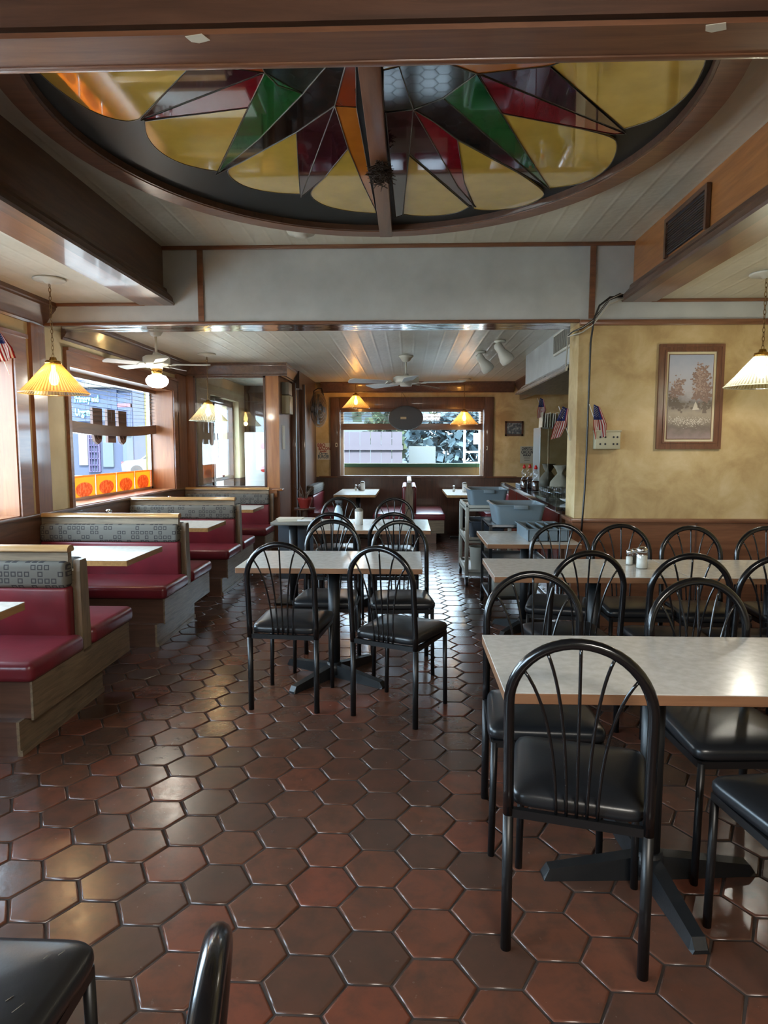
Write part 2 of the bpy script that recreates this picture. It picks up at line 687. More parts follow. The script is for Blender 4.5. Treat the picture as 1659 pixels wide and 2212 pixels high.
def wall_y(name, y0, y1, x0, x1, z1, holes, m, z0=0.0, m_low=None, zl=0.0):
    bm = bm_new()
    cuts = sorted({x0, x1} | {h[0] for h in holes} | {h[1] for h in holes})
    for a, b in zip(cuts[:-1], cuts[1:]):
        h = [q for q in holes if q[0] <= a + 1e-6 and q[1] >= b - 1e-6]
        segs = [(z0, z1)] if not h else [(z0, h[0][2]), (h[0][3], z1)]
        for s0, s1 in segs:
            if s1 - s0 < 1e-4:
                continue
            if m_low and s0 < zl < s1:
                add_box(bm, a, y0, s0, b, y1, zl, mi=1)
                add_box(bm, a, y0, zl, b, y1, s1, mi=0)
            else:
                add_box(bm, a, y0, s0, b, y1, s1, mi=1 if (m_low and s1 <= zl + 1e-6) else 0)
    return struct(name, bm, [m, m_low] if m_low else m)


wall_x('wall_left', XL - WT, XL, YB, 12.3, 3.2,
       [(W0[0], W0[1], WZ0, WZ1), (W1[0], W1[1], WZ0, WZ1), (W2[0], W2[1], WZ0, WZ1), (10.17, 11.87, 0.0, 2.28)],
       'cream_wallpaper', m_low='dark_wood_y', zl=0.93)
BW = (-1.19, 1.335, 0.97, 2.14)   # back window opening
wall_y('wall_back', 11.7, 11.95, -1.62, XR, 3.2, [(BW[0], BW[1], BW[2], BW[3])], 'yellow_wallpaper', m_low='dark_wood_z', zl=0.96)
wall_x('wall_right', XR, XR + 0.2, YB, 11.95, 3.2, [], 'yellow_wallpaper', m_low='red_wood_y', zl=0.88)
wall_y('wall_front', YB - 0.2, YB, XL - WT, XR + 0.2, 3.2, [], 'cream_wallpaper', m_low='dark_wood_z', zl=0.9)
# the wall that closes the dining area on the right, with its free end at the passage
wall_y('wall_center', 5.5, 5.8, 1.37, XR, 2.47, [], 'yellow_wallpaper', m_low='red_wood_z', zl=0.87)

# vestibule partitions
bm = bm_new()
add_box(bm, XL, 9.0, 0, -1.73, 9.1, 0.93)
add_box(bm, XL, 9.0, 0.93, -2.88, 9.1, 2.43)
add_box(bm, -1.91, 9.0, 0.93, -1.73, 9.1, 2.43, mi=1)
add_box(bm, XL, 9.0, 2.43, -1.73, 9.1, 2.62)
add_box(bm, -1.79, 9.1, 0, -1.73, 9.95, 2.62)
struct('wall_partition', bm, ['red_wood_z', 'gold_wood_z'])
bm = bm_new()
add_box(bm, -1.68, 10.3, 0, -1.60, 12.3, 2.62)
add_box(bm, -1.79, 9.95, 2.35, -1.60, 10.3, 2.62)
struct('wall_entry_side', bm, 'dark_wood_z')
bm = bm_new()
add_box(bm, XL - WT, 12.3, 0, -1.55, 12.4, 3.2)
struct('wall_entry_back', bm, 'dark_wood_z')

# ------------------------------------------------------------------ ceilings, beams, bulkhead
bm = bm_new()
add_box(bm, -2.05, 2.05, 3.09, 1.85, 5.5, 3.2)
struct('ceiling', bm, 'cream_ceiling')
bm = bm_new()
add_box(bm, XL, YB, 2.65, -2.14, 5.5, 2.75)
add_box(bm, 1.93, YB, 2.65, XR, 5.5, 2.75)
struct('ceiling_side', bm, 'cream_ceiling')
bm = bm_new()
add_box(bm, -2.14, YB, 3.0, 1.93, 1.96, 3.1)
struct('ceiling_front', bm, 'dark_wood_x')
bm = bm_new()
add_box(bm, XL, 5.78, 2.6, XR, 12.3, 2.72)
struct('ceiling_back', bm, 'white_ceiling')
bm = bm_new()
add_box(bm, XL - WT - .3, YB - .3, 3.2, XR + .3, 12.5, 3.35)
struct('sun_block_slab', bm, 'grey_panel')  # unseen slab added to stop sun leaking in between the ceilings
# bulkhead (grey panels)
bm = bm_new()
add_box(bm, XL, 5.5, 2.475, XR, 5.78, 3.2)
struct('wall_bulkhead', bm, 'grey_panel')
bm = bm_new()
add_box(bm, XL, 5.505, 2.468, 1.37, 5.79, 2.475)
struct('trim_1', bm, 'polished_metal')
# brown strips on the bulkhead
bm = bm_new()
add_box(bm, -1.985, 5.475, 3.06, 1.785, 5.5, 3.09, bev=0.005)
add_box(bm, -1.70, 5.485, 2.5, -1.655, 5.5, 3.06)
add_box(bm, 1.44, 5.485, 2.5, 1.485, 5.5, 3.06)
add_box(bm, XL, 5.48, 2.47, 1.37, 5.503, 2.495, bev=0.004)
add_box(bm, 1.37, 5.47, 2.445, XR, 5.5, 2.49, bev=0.008)
add_box(bm, XL, 5.48, 2.625, -2.14, 5.5, 2.65, bev=0.004)
add_box(bm, 1.93, 5.48, 2.625, XR, 5.5, 2.65, bev=0.004)
struct('trim_2', bm, 'red_wood_x', smooth=40)


def crown(bm, ax, a, b, base_, z0, s, h=0.1, d=0.09):
    """crown moulding running along ax from a to b; base_ is the wall plane, s the side it projects to"""
    prof = [(0, z0), (0.012, z0), (0.016, z0 + 0.018), (0.03, z0 + 0.025), (d * 0.55, z0 + h * 0.45), (d * 0.9, z0 + h * 0.72), (d * 0.92, z0 + h * 0.8), (d, z0 + h * 0.84), (d, z0 + h), (0, z0 + h)]
    if ax == 'y':
        add_prism(bm, [(base_ + s * q[0], q[1]) for q in prof], 'y', a, b)
    else:
        add_prism(bm, [(base_ + s * q[0], q[1]) for q in prof], 'x', a, b)


# side beams: soffit board, inner panel, crown at the lower inner edge
bm = bm_new()
add_box(bm, -2.14, 1.96, 2.64, -1.985, 5.5, 3.2)
struct('trim_3', bm, 'dark_wood_y')
bm = bm_new()
add_box(bm, 1.785, 1.96, 2.64, 1.93, 5.5, 3.2)
struct('trim_4', bm, 'gold_wood_y')
bm = bm_new()
add_box(bm, -2.175, 1.2, 2.628, -1.985, 5.5, 2.645)
add_box(bm, 1.785, 1.2, 2.628, 1.965, 5.5, 2.645)
struct('trim_5', bm, 'red_wood_y')
bm = bm_new()


def low_crown(x, s):
    q = [(0, 2.628), (0.085, 2.628), (0.09, 2.645), (0.078, 2.66), (0.072, 2.69), (0.05, 2.715), (0.03, 2.735), (0.026, 2.76), (0, 2.765)]
    add_prism(bm, [(x + s * a_, b_) for a_, b_ in q], 'y', 1.2, 5.5)


low_crown(-1.985, 1)
low_crown(1.785, -1)
struct('trim_6', bm, 'dark_wood_y', smooth=30)
# front beam crossing the picture top
bm = bm_new()
add_box(bm, -2.14, 1.985, 2.64, 1.93, 2.12, 3.2)
add_box(bm, -2.14, 1.96, 2.655, 1.93, 1.985, 3.1)
struct('trim_7', bm, 'dark_wood_x')
bm = bm_new()
add_box(bm, -2.14, 1.965, 2.628, 1.93, 2.105, 2.642)
add_box(bm, -2.14, 2.105, 2.622, 1.93, 2.135, 2.65, bev=0.008)
struct('trim_8', bm, 'red_wood_x', smooth=40)

# left wall crowns, pilaster, casings
bm = bm_new()
crown(bm, 'y', YB, 5.5, XL, 2.46, 1, 0.19, 0.13)
crown(bm, 'y', 5.79, 9.0, XL, 2.41, 1, 0.19, 0.12)
crown(bm, 'x', XL, -1.61, 9.0, 2.43, -1, 0.17, 0.07)
crown(bm, 'x', -1.5, 1.83, 11.7, 2.42, -1, 0.18, 0.1)
crown(bm, 'y', 9.0, 11.7, -1.70, 2.43, 1, 0.17, 0.08)
crown(bm, 'y', 8.44, 11.7, 1.93, 2.42, -1, 0.18, 0.1)
add_box(bm, 1.93, 8.44, 2.3, 2.0, 11.7, 2.6)
struct('trim_9', bm, 'dark_wood_y', smooth=30)
bm = bm_new()
add_box(bm, XL, 5.27, 0.93, XL + 0.03, 5.47, 2.46)
add_box(bm, XL, 8.62, 0.93, XL + 0.03, 8.95, 2.42)
struct('trim_10', bm, 'red_wood_z')
# sill ledge and dado cap along the left wall
bm = bm_new()
add_box(bm, XL - 0.0, YB, 0.915, XL + 0.035, 9.0, 0.945, bev=0.006)
add_box(bm, XL, YB, 0.0, XL + 0.02, 9.0, 0.915)
struct('trim_11', bm, 'dark_wood_y', smooth=40)
# dado caps
bm = bm_new()
add_box(bm, 1.34, 5.465, 0.865, XR, 5.5, 0.9, bev=0.01)
add_box(bm, 1.335, 5.5, 0.865, 1.37, 5.83, 0.9, bev=0.01)
add_box(bm, 1.355, 5.485, 0, XR, 5.5, 0.865)
add_box(bm, -1.55, 11.66, 0.945, 1.9, 11.7, 0.975, bev=0.008)
struct('trim_12', bm, 'red_wood_x', smooth=40)
bm = bm_new()
for x in (2.35, 3.1):
    add_box(bm, x, 5.478, 0.0, x + 0.012, 5.486, 0.865)
struct('trim_13', bm, 'dark_wood_z')
# partition ledge and base casing
bm = bm_new()
add_box(bm, XL, 8.95, 0.80, -1.76, 9.0, 0.9, bev=0.01)
add_box(bm, -1.83, 8.97, 0.885, -1.69, 9.12, 0.92, bev=0.01)
struct('trim_14', bm, 'gold_wood_x', smooth=40)


def window_x(name, y0, y1, z0, z1):
    """deep window in the left wall: jambs, outer frame and pane"""
    bm = bm_new()
    x0, x1 = XL - WT, XL + 0.012
    add_box(bm, x0, y0 - 0.01, z0, x1, y0 + 0.012, z1)
    add_box(bm, x0, y1 - 0.012, z0, x1, y1 + 0.01, z1)
    add_box(bm, x0, y0 - 0.01, z1 - 0.012, x1, y1 + 0.01, z1 + 0.01)
    add_box(bm, x0, y0 - 0.01, z0 - 0.01, x1, y1 + 0.01, z0 + 0.012)
    o = struct(name, bm, 'jamb_wood_z')
    bm = bm_new()
    add_box(bm, XL, y0 - 0.05, z0, XL + 0.03, y0, z1 + 0.12)
    add_box(bm, XL, y1, z0, XL + 0.03, y1 + 0.16, z1 + 0.12)
    add_box(bm, XL, y0, z1, XL + 0.03, y1, z1 + 0.12)
    add_box(bm, XL, y0 - 0.05, z1 + 0.12, XL + 0.05, y1 + 0.16, z1 + 0.15)
    link('window_casing', bm, 'red_wood_y', o)
    bm = bm_new()
    for (a, b, c_, d_) in ((y0, y0 + 0.05, z0, z1), (y1 - 0.05, y1, z0, z1), (y0, y1, z0, z0 + 0.04), (y0, y1, z1 - 0.04, z1)):
        add_box(bm, x0 - 0.01, a, c_, x0 + 0.03, b, d_)
    link('window_frame', bm, 'chrome', o)
    bm = bm_new()
    add_box(bm, x0 + 0.005, y0 + 0.04, z0 + 0.03, x0 + 0.011, y1 - 0.04, z1 - 0.03)
    link('window_pane', bm, 'window_glass', o)
    return o


window_x('window_1', W1[0], W1[1], WZ0, WZ1)
window_x('added_window', W0[0], W0[1], WZ0, WZ1)  # unseen window, added for daylight fill
w2 = window_x('window_2', W2[0], W2[1], WZ0, WZ1)
# back window
bm = bm_new()
x0, x1, z0, z1 = BW
fwid = 0.15
for (a, b, c_, d_) in ((x0 - fwid, x0, z0, z1 + 0.2), (x1, x1 + fwid, z0, z1 + 0.2), (x0, x1, z1, z1 + 0.2)):
    add_box(bm, a, 11.66, c_, b, 11.71, d_, bev=0.008)
for (a, b, c_, d_) in ((x0 - 0.03, x0 + .012, z0, z1), (x1 - .012, x1 + 0.03, z0, z1)):
    add_box(bm, a, 11.65, c_, b, 11.95, d_ + 0.03)
add_box(bm, x0, 11.69, z1 - .012, x1, 11.96, z1 + 0.01)
add_box(bm, x0 - 0.03, 11.64, z0 - 0.02, x1 + 0.03, 11.96, z0 + .012)
w3 = struct('window_3', bm, 'dark_wood_z', smooth=40)
bm = bm_new()
add_box(bm, x0 + 0.01, 11.9, z0, x1 - 0.01, 11.906, z1)
link('window_pane', bm, 'window_glass', w3)
bm = bm_new()
add_box(bm, x0 + 0.0, 11.88, z0, x0 + 0.06, 11.93, z1)
add_box(bm, x1 - 0.05, 11.88, z0, x1, 11.93, z1)
link('window_frame', bm, 'white_plastic', w3)
# partition window
bm = bm_new()
for (a, b, c_, d_) in ((-2.88, -2.855, .93, 2.43), (-1.935, -1.91, .93, 2.43), (-2.88, -1.91, .93, .955), (-2.88, -1.91, 2.405, 2.43)):
    add_box(bm, a, 8.985, c_, b, 9.03, d_)
w4 = struct('window_4', bm, 'dark_wood_z')
bm = bm_new()
add_box(bm, -2.87, 9.04, .94, -1.92, 9.048, 2.42)
link('window_pane', bm, 'partition_glass', w4)

# entrance double door in the vestibule
bm = bm_new()
for (a, b) in ((10.17, 10.22), (10.62, 10.74), (11.82, 11.87)):
    add_box(bm, XL - 0.2, a, 0, XL - 0.1, b, 2.28)
for (c_, d_) in ((0, 0.25), (2.18, 2.28), (0.92, 0.98)):
    add_box(bm, XL - 0.19, 10.2, c_, XL - 0.11, 11.84, d_)
dr = struct('door_1', bm, 'dark_wood_z')
bm = bm_new()
add_box(bm, XL - 0.16, 10.2, 0.2, XL - 0.15, 11.84, 2.2)
link('door_pane', bm, 'window_glass', dr)
box_part('door_closer', 'steel', dr, XL - 0.1, 10.5, 2.2, XL - 0.02, 11.0, 2.26, bev=0.01)
for a in (10.4, 11.0):
    box_part('flag_sticker', 'flag_red', dr, XL - 0.148, a, 1.3, XL - 0.145, a + 0.12, 1.55)
    box_part('flag_sticker', 'flag_blue', dr, XL - 0.148, a, 1.55, XL - 0.145, a + 0.07, 1.72)
box_part('notice', 'red_ink', dr, XL - 0.148, 11.25, 0.95, XL - 0.145, 11.4, 1.3)
box_part('notice', 'ink', dr, XL - 0.148, 10.45, 0.75, XL - 0.145, 10.62, 1.2)
# shiny door jambs of the inner doorway
bm = bm_new()
add_box(bm, -1.74, 9.93, 0, -1.66, 9.99, 2.43, bev=0.008)
add_box(bm, -1.66, 10.22, 0, -1.56, 10.3, 2.43, bev=0.008)
d2 = struct('door_2', bm, 'red_wood_z', smooth=40)
bm = bm_new()
add_box(bm, -1.66, 9.925, 0, -1.652, 9.995, 2.42)
add_box(bm, -1.565, 10.21, 0, -1.556, 10.24, 2.42)
link('door_edge', bm, 'steel', d2)
bm = bm_new()
add_box(bm, -1.78, 10.02, 0.02, -1.70, 10.06, 2.3, bev=0.005)
link('door_leaf', bm, 'black_iron', d2)
box_part('door_sticker', 'blue_grey_plastic', d2, -1.70, 10.03, 1.05, -1.698, 10.055, 1.25)

# ------------------------------------------------------------------ stained glass ceiling panel
ZG = 3.06
RC = (-0.185, 3.35)
sg = thing('stained_glass_panel', 'large oval stained glass sunburst set in the ceiling inside a wooden ring', 'stained glass', (RC[0], RC[1], 3.09))


def ell(a, b, n=96, ymin=2.15):
    out = []
    for k in range(n + 1):
        t = 2 * PI * k / n - PI / 2
        x, y = RC[0] + a * math.cos(t), RC[1] + b * math.sin(t)
        out.append((x, max(y, ymin)))
    return out


def annulus(a0, b0, a1, b1, zlo, zhi):
    bm = bm_new()
    o_, i_ = ell(a1, b1), ell(a0, b0)
    n = len(o_) - 1
    loops = []
    for (pts, z) in ((i_, zlo), (o_, zlo), (o_, zhi), (i_, zhi)):
        loops.append([bm.verts.new((p[0] - RC[0], p[1] - RC[1], z - 3.09)) for p in pts[:-1]])
    for q in range(4):
        A, B = loops[q], loops[(q + 1) % 4]
        for k in range(n):
            try:
                bm.faces.new((A[k], A[(k + 1) % n], B[(k + 1) % n], B[k]))
            except ValueError:
                pass
    bmesh.ops.remove_doubles(bm, verts=bm.verts[:], dist=1e-5)
    return bm


link('ring_frame', annulus(1.50, 1.64, 1.62, 1.755, 3.03, 3.09), 'red_wood_x', sg, smooth=40)
link('ring_lip', annulus(1.485, 1.62, 1.505, 1.645, 3.035, 3.088), 'dark_wood_x', sg, smooth=40)
bm = bm_new()
add_prism(bm, [(p[0] - RC[0], p[1] - RC[1]) for p in ell(1.50, 1.64)[:-1]], 'z', ZG + 0.012 - 3.09, ZG + 0.02 - 3.09)
link('border_glass', bm, mat('border_black', rgb((26, 27, 26)), .45, spec=.25), sg)
bm = bm_new()
add_box(bm, -0.205 - RC[0], 2.14 - RC[1], 3.0 - 3.09, -0.115 - RC[0], 5.02 - RC[1], 3.088 - 3.09, bev=0.004)
link('mullion', bm, 'red_wood_y', sg, smooth=40)

pieces = [
    ('glass_yellow', [(75, 108), (310, 108), (418, 137), (300, 258), (272, 264), (205, 246), (140, 205), (85, 160), (52, 118)]),
    ('glass_yellow', [(313, 262), (537, 233), (473, 370), (440, 366), (385, 352), (340, 326), (314, 292)]),
    ('glass_red_orange', [(310, 122), (330, 100), (545, 100), (572, 157), (418, 137)]),
    ('glass_maroon', [(418, 137), (572, 157), (305, 258)]),
    ('glass_crimson', [(572, 157), (537, 233), (305, 260)]),
    ('glass_green', [(572, 157), (654, 203), (560, 300), (466, 378)]),
    ('glass_dark_green', [(540, 100), (718, 100), (718, 128), (654, 203), (600, 185), (572, 157)]),
    ('glass_black', [(718, 128), (748, 110), (745, 145), (723, 229), (640, 286), (520, 352), (466, 378), (560, 300), (654, 203)]),
    ('glass_yellow', [(640, 287), (645, 370), (648, 419), (600, 418), (540, 408), (500, 388), (488, 366), (520, 352)]),
    ('glass_maroon', [(723, 229), (650, 427), (645, 380), (640, 286)]),
    ('glass_maroon', [(723, 229), (752, 321), (700, 385), (650, 427)]),
    ('glass_yellow', [(752, 322), (785, 400), (812, 455), (812, 461), (760, 458), (700, 446), (662, 420), (700, 385)]),
    ('glass_red_orange', [(748, 138), (752, 100), (768, 100), (770, 232), (723, 229)]),
    ('glass_amber', [(723, 229), (770, 232), (790, 340), (812, 455), (785, 400), (752, 321)]),
    ('glass_yellow', [(815, 100), (905, 100), (893, 124), (862, 144), (828, 152)]),
    ('glass_dark_green', [(828, 152), (862, 144), (893, 237), (838, 243), (828, 240)]),
    ('glass_maroon', [(833, 243), (893, 237), (884, 332), (870, 465), (855, 470)]),
    ('glass_maroon', [(893, 237), (990, 405), (1028, 447), (1013, 444), (884, 332)]),
    ('glass_crimson', [(893, 237), (935, 262), (988, 302), (1003, 395), (1026, 447), (990, 405)]),
    ('glass_yellow', [(882, 335), (1013, 447), (990, 460), (940, 467), (900, 467), (871, 463)]),
    ('glass_dark_green', [(893, 237), (862, 144), (893, 124), (925, 122), (1030, 160), (957, 213)]),
    ('glass_black', [(893, 237), (957, 213), (1190, 411), (1120, 372), (988, 302), (935, 262)]),
    ('glass_green', [(957, 213), (1030, 160), (1082, 242), (1188, 411)]),
    ('glass_yellow', [(988, 303), (1120, 374), (1176, 412), (1175, 427), (1130, 448), (1060, 456), (1024, 452), (1003, 395)]),
    ('glass_amber', [(905, 104), (1290, 98), (1250, 122), (1186, 143), (1033, 160), (925, 122)]),
    ('glass_maroon', [(1033, 160), (1186, 143), (1352, 289)]),
    ('glass_crimson', [(1033, 160), (1352, 290), (1325, 291), (1082, 245)]),
    ('glass_yellow', [(1082, 245), (1325, 291), (1336, 320), (1318, 360), (1280, 388), (1235, 402), (1187, 407), (1130, 320)]),
    ('glass_yellow', [(1190, 143), (1290, 100), (1528, 90), (1525, 140), (1490, 205), (1420, 258), (1348, 279)]),
]


SHARP = {0: (0, 1, 2, 3), 1: (0, 1, 2), 8: (0, 1, 2, 7), 11: (0, 1, 2, 3, 7), 14: (0, 1, 3, 4), 19: (0, 1, 5),
         23: (0, 1, 6, 7), 27: (0, 6, 7), 28: (0, 1, 2, 6)}


def smooth_poly(pts, sharp):
    """round every corner that is not marked sharp"""
    cur = [(p, i in sharp) for i, p in enumerate(pts)]
    for _ in range(3):
        nxt = []
        n = len(cur)
        for i in range(n):
            p, sh_ = cur[i]
            if sh_:
                nxt.append((p, True))
                continue
            a, b = cur[i - 1][0], cur[(i + 1) % n][0]
            nxt.append(((p[0] * .75 + a[0] * .25, p[1] * .75 + a[1] * .25), False))
            nxt.append(((p[0] * .75 + b[0] * .25, p[1] * .75 + b[1] * .25), False))
        cur = nxt
    return [p for p, _ in cur]


pieces = [(mn, smooth_poly(pp, SHARP[i]) if i in SHARP else pp) for i, (mn, pp) in enumerate(pieces)]


for i, (mn, pp) in enumerate(pieces):
    w_ = [P(a_, b_, z=ZG) for a_, b_ in pp]
    bm = bm_new()
    add_prism(bm, [(q.x - RC[0], q.y - RC[1]) for q in w_], 'z', ZG - 3.09 + i * 4e-5, ZG + 0.008 - 3.09)
    link('glass_piece', bm, mn, sg)
cames = []
for mn, pp in pieces:
    if mn == 'glass_yellow' and len(pp) > 6:
        pass
    cames.append([P(a_, b_, z=ZG - 0.001) for a_, b_ in pp])
bm = bm_new()
for w_ in cames:
    add_tube(bm, [(q.x - RC[0], q.y - RC[1], q.z - 3.09) for q in w_], 0.0026, 5, closed=True)
link('lead_came', bm, 'lead', sg)

# dried twig clump caught on the mullion
tc = P(822, 365, z=3.0)
bm = bm_new()
rnd = random.Random(3)
for k in range(420):
    a_, b_ = rnd.uniform(0, 2 * PI), rnd.uniform(-1.2, 0.2)
    L = rnd.uniform(0.02, 0.06)
    s_ = Vector((rnd.gauss(0, .018), rnd.gauss(0, .045), rnd.gauss(-0.02, .014)))
    e_ = s_ + Vector((math.cos(a_) * L, math.sin(a_) * L, b_ * L * 0.55))
    mid = (s_ + e_) / 2 + Vector((rnd.gauss(0, .01), rnd.gauss(0, .01), -0.006))
    add_tube(bm, [s_, mid, e_], [0.003, 0.0028, 0.0015], 5)
tag(link('twig_clump', bm, 'twig', loc=tc), 'dark dried twig clump stuck to the wooden bar across the stained glass', 'twigs')
# ceiling disc
bm = bm_new()
add_lathe(bm, [(0, 3.045), (0.05, 3.046), (0.055, 3.06), (0.1, 3.068), (0.11, 3.089), (0, 3.0895)], -0.80, 5.14, 32)
tag(link('ceiling_speaker', bm, 'enamel_white'), 'round cream ceiling fitting behind the stained glass ring', 'ceiling fitting')

# vent in the right beam
vt = thing('beam_vent', 'dark louvred vent grille in the right wooden ceiling beam', 'vent', (1.78, 4.6, 2.8))
va, vb = P(1447, 470, x=1.78).y, P(1530, 440, x=1.78).y
y0_, y1_ = min(va, vb), max(va, vb)
bm = bm_new()
add_box(bm, -0.012, y0_ - 4.6, -0.01, 0.003, y1_ - 4.6, 0.2)
link('backing', bm, 'ink', vt)
bm = bm_new()
for k in range(12):
    z = 0.0 + k * 0.016
    add_box(bm, -0.018, y0_ - 4.6, z, -0.008, y1_ - 4.6, z + 0.004)
link('slat', bm, 'aged_brass', vt)
bm = bm_new()
for (a_, b_, c_, d_) in ((y0_ - .03, y0_, -.03, .23), (y1_, y1_ + .03, -.03, .23), (y0_, y1_, .2, .23)):
    add_box(bm, -0.025, a_ - 4.6, c_, 0, b_ - 4.6, d_)
link('frame', bm, 'dark_wood_y', vt)

# ------------------------------------------------------------------ chairs
def bez(p0, p1, p2, n=10):
    return [tuple((1 - t) ** 2 * a + 2 * t * (1 - t) * b + t * t * c_ for a, b, c_ in zip(p0, p1, p2)) for t in [i / n for i in range(n + 1)]]


HW, YR, YFt = 0.19, -0.20, 0.20
LEAN = 0.05


def lean(z):
    return YR - LEAN * max(0, (z - 0.45)) / 0.5


def make_chair(label):
    t = thing('dining_chair', label, 'chair', group='black arched-back chairs')
    # arched back
    R = 0.19
    zc = 0.765
    pts = [(-HW, lean(.42), .42), (-HW, lean(.5), .5), (-HW, lean(.62), .62)]
    for k in range(0, 25):
        a = PI - PI * k / 24
        pts.append((R * math.cos(a), lean(zc + R * math.sin(a)), zc + R * math.sin(a)))
    pts += [(HW, lean(.62), .62), (HW, lean(.5), .5), (HW, lean(.42), .42)]
    bm = bm_new()
    add_tube(bm, pts, 0.0155, 14)
    link('back_frame', bm, 'black_paint', t)
    for j, (xb, ang) in enumerate(((-.056, 146), (-.028, 119), (0, 90), (.028, 61), (.056, 34))):
        a = math.radians(ang)
        xt, zt = R * math.cos(a) * .95, zc + R * math.sin(a) * .95
        p = bez((xb, 0, .43), (xb + (xt - xb) * .05, 0, .44 + (zt - .44) * .72), (xt, 0, zt), 12)
        bm = bm_new()
        add_tube(bm, [(q[0], lean(q[2]), q[2]) for q in p], 0.0048, 8)
        link('spindle', bm, 'black_paint', t)
    for sx in (-1, 1):
        bm = bm_new()
        add_tube(bm, [(sx * HW, YR, 0.0), (sx * HW, YR, 0.43)], 0.0155, 14)
        link('leg', bm, 'black_leg_paint', t)
        bm = bm_new()
        add_tube(bm, [(sx * (HW + .002), YFt, 0.0), (sx * (HW - .004), YFt, 0.43)], 0.0125, 12)
        link('leg', bm, 'black_leg_paint', t)
    bm = bm_new()
    for sx in (-1, 1):
        add_box(bm, sx * HW - .009, YR, .412, sx * HW + .009, YFt, .437)
    add_box(bm, -HW, YR - .009, .415, HW, YR + .009, .44)
    add_box(bm, -HW, YFt - .009, .412, HW, YFt + .009, .437)
    link('seat_frame', bm, 'black_leg_paint', t)
    # cushion
    bm = bm_new()
    N = 48
    prof = [(0.0, .4395), (.93, .4395), (.985, .444), (1.0, .457), (.995, .471), (.965, .482), (.86, .491), (.6, .498), (.3, .502), (0.0, .503)]
    rings = []
    for (s, z) in prof:
        if s == 0:
            rings.append([bm.verts.new((0, 0.012, z))])
            continue
        ring = []
        for k in range(N):
            a = 2 * PI * k / N
            e = 0.22
            x = math.copysign(abs(math.cos(a)) ** e, math.cos(a))
            y = math.copysign(abs(math.sin(a)) ** e, math.sin(a))
            wd = 0.188 + 0.026 * (y + 1) / 2
            ring.append(bm.verts.new((x * wd * s, 0.012 + y * 0.205 * s, z)))
        rings.append(ring)
    for i in range(len(rings) - 1):
        A, B = rings[i], rings[i + 1]
        for k in range(N):
            k2 = (k + 1) % N
            if len(A) == 1:
                f = bm.faces.new((A[0], B[k], B[k2]))
            elif len(B) == 1:
                f = bm.faces.new((A[k], A[k2], B[0]))
            else:
                f = bm.faces.new((A[k], A[k2], B[k2], B[k]))
            f.smooth = True
    link('seat', bm, 'black_vinyl', t)
    return t


chair0 = make_chair('x')
first = [True]


def chair(rx, ry, deg, label):
    """rear-leg midpoint (rx, ry); deg = heading of the seat, 0 = away from the camera, clockwise"""
    a = math.radians(deg)
    f = Vector((math.sin(a), math.cos(a), 0))
    c_ = Vector((rx, ry, 0)) + f * 0.2
    if first[0]:
        first[0] = False
        chair0.location = c_
        chair0.rotation_euler = (0, 0, -a)
        chair0['label'] = label
        return chair0
    return dup(chair0, c_, -a, label)


chair(.48, 1.807, 15, 'big black arched-back chair nearest the camera, drawn up to the front right table')
chair(-.69, 3.61, 5.8, 'black arched-back chair on the near left side of the lone centre table')
chair(-.124, 3.48, 26, 'black arched-back chair turned askew at the near right corner of the centre table')
chair(-.53, 4.64, 182, 'black chair facing the camera behind the left half of the centre table')
chair(-.05, 4.62, 176, 'black chair facing the camera behind the right half of the centre table')
chair(-.60, 5.27, 4, 'black chair back between the centre table and the second table, left one')
chair(-.11, 5.29, -2, 'black chair back between the centre table and the second table, right one')
chair(-.695, 6.85, 180, 'black chair behind the far side of the second table, beside the spray bottle')
chair(-.13, 6.75, 180, 'black chair behind the far side of the second table, in front of the far booth')
chair(.522, 2.70, 183, 'black chair facing the camera behind the front right table, at its left end')
chair(1.15, 2.58, 177, 'black chair facing the camera behind the front right table, in its middle')
chair(1.74, 2.57, 182, 'black chair behind the front right table, cut by the right picture edge')
chair(1.18, 1.60, -8, 'black chair in the lower right corner of which only the cushion corner and leg show')
chair(.905, 3.37, -8, 'black arched-back chair pulled to the near side of the long middle table, leftmost')
chair(1.39, 3.30, 3, 'black arched-back chair pulled to the near side of the long middle table, second from left')
chair(1.80, 3.27, 3, 'black arched-back chair pulled to the near side of the long middle table, third from left')
chair(1.03, 4.50, 192, 'black chair on the wall side of the long middle table, nearest the wall end')
chair(1.44, 4.46, 180, 'black chair on the wall side of the long middle table, behind the sugar shaker')
chair(1.86, 4.36, 181, 'black chair on the wall side of the long middle table, below the landscape painting')
chair(2.34, 4.35, 180, 'black chair on the wall side of the long middle table, below the hanging lamp')
chair(-.243, .592, -99.5, 'black chair in the bottom foreground of which only the glossy arch shows edge-on')
chair(-.83, .835, 0, 'black chair in the bottom left corner of which only a scuffed cushion corner shows')

last = [o for o in C.objects if o.get('label', '').startswith('black chair in the bottom left')][0]
rnd2 = random.Random(4)
bm = bm_new()
for k in range(9):
    x_, y_, a_ = rnd2.uniform(-.05, .17), rnd2.uniform(.0, .17), rnd2.uniform(.6, 1.4)
    L = rnd2.uniform(.008, .03)
    add_tube(bm, [(x_, y_, .4985), (x_ + L * math.cos(a_), y_ + L * math.sin(a_), .4985)], .0007, 4)
link('scuff_marks', bm, 'grey_paint', last)['kind'] = 'stuff'


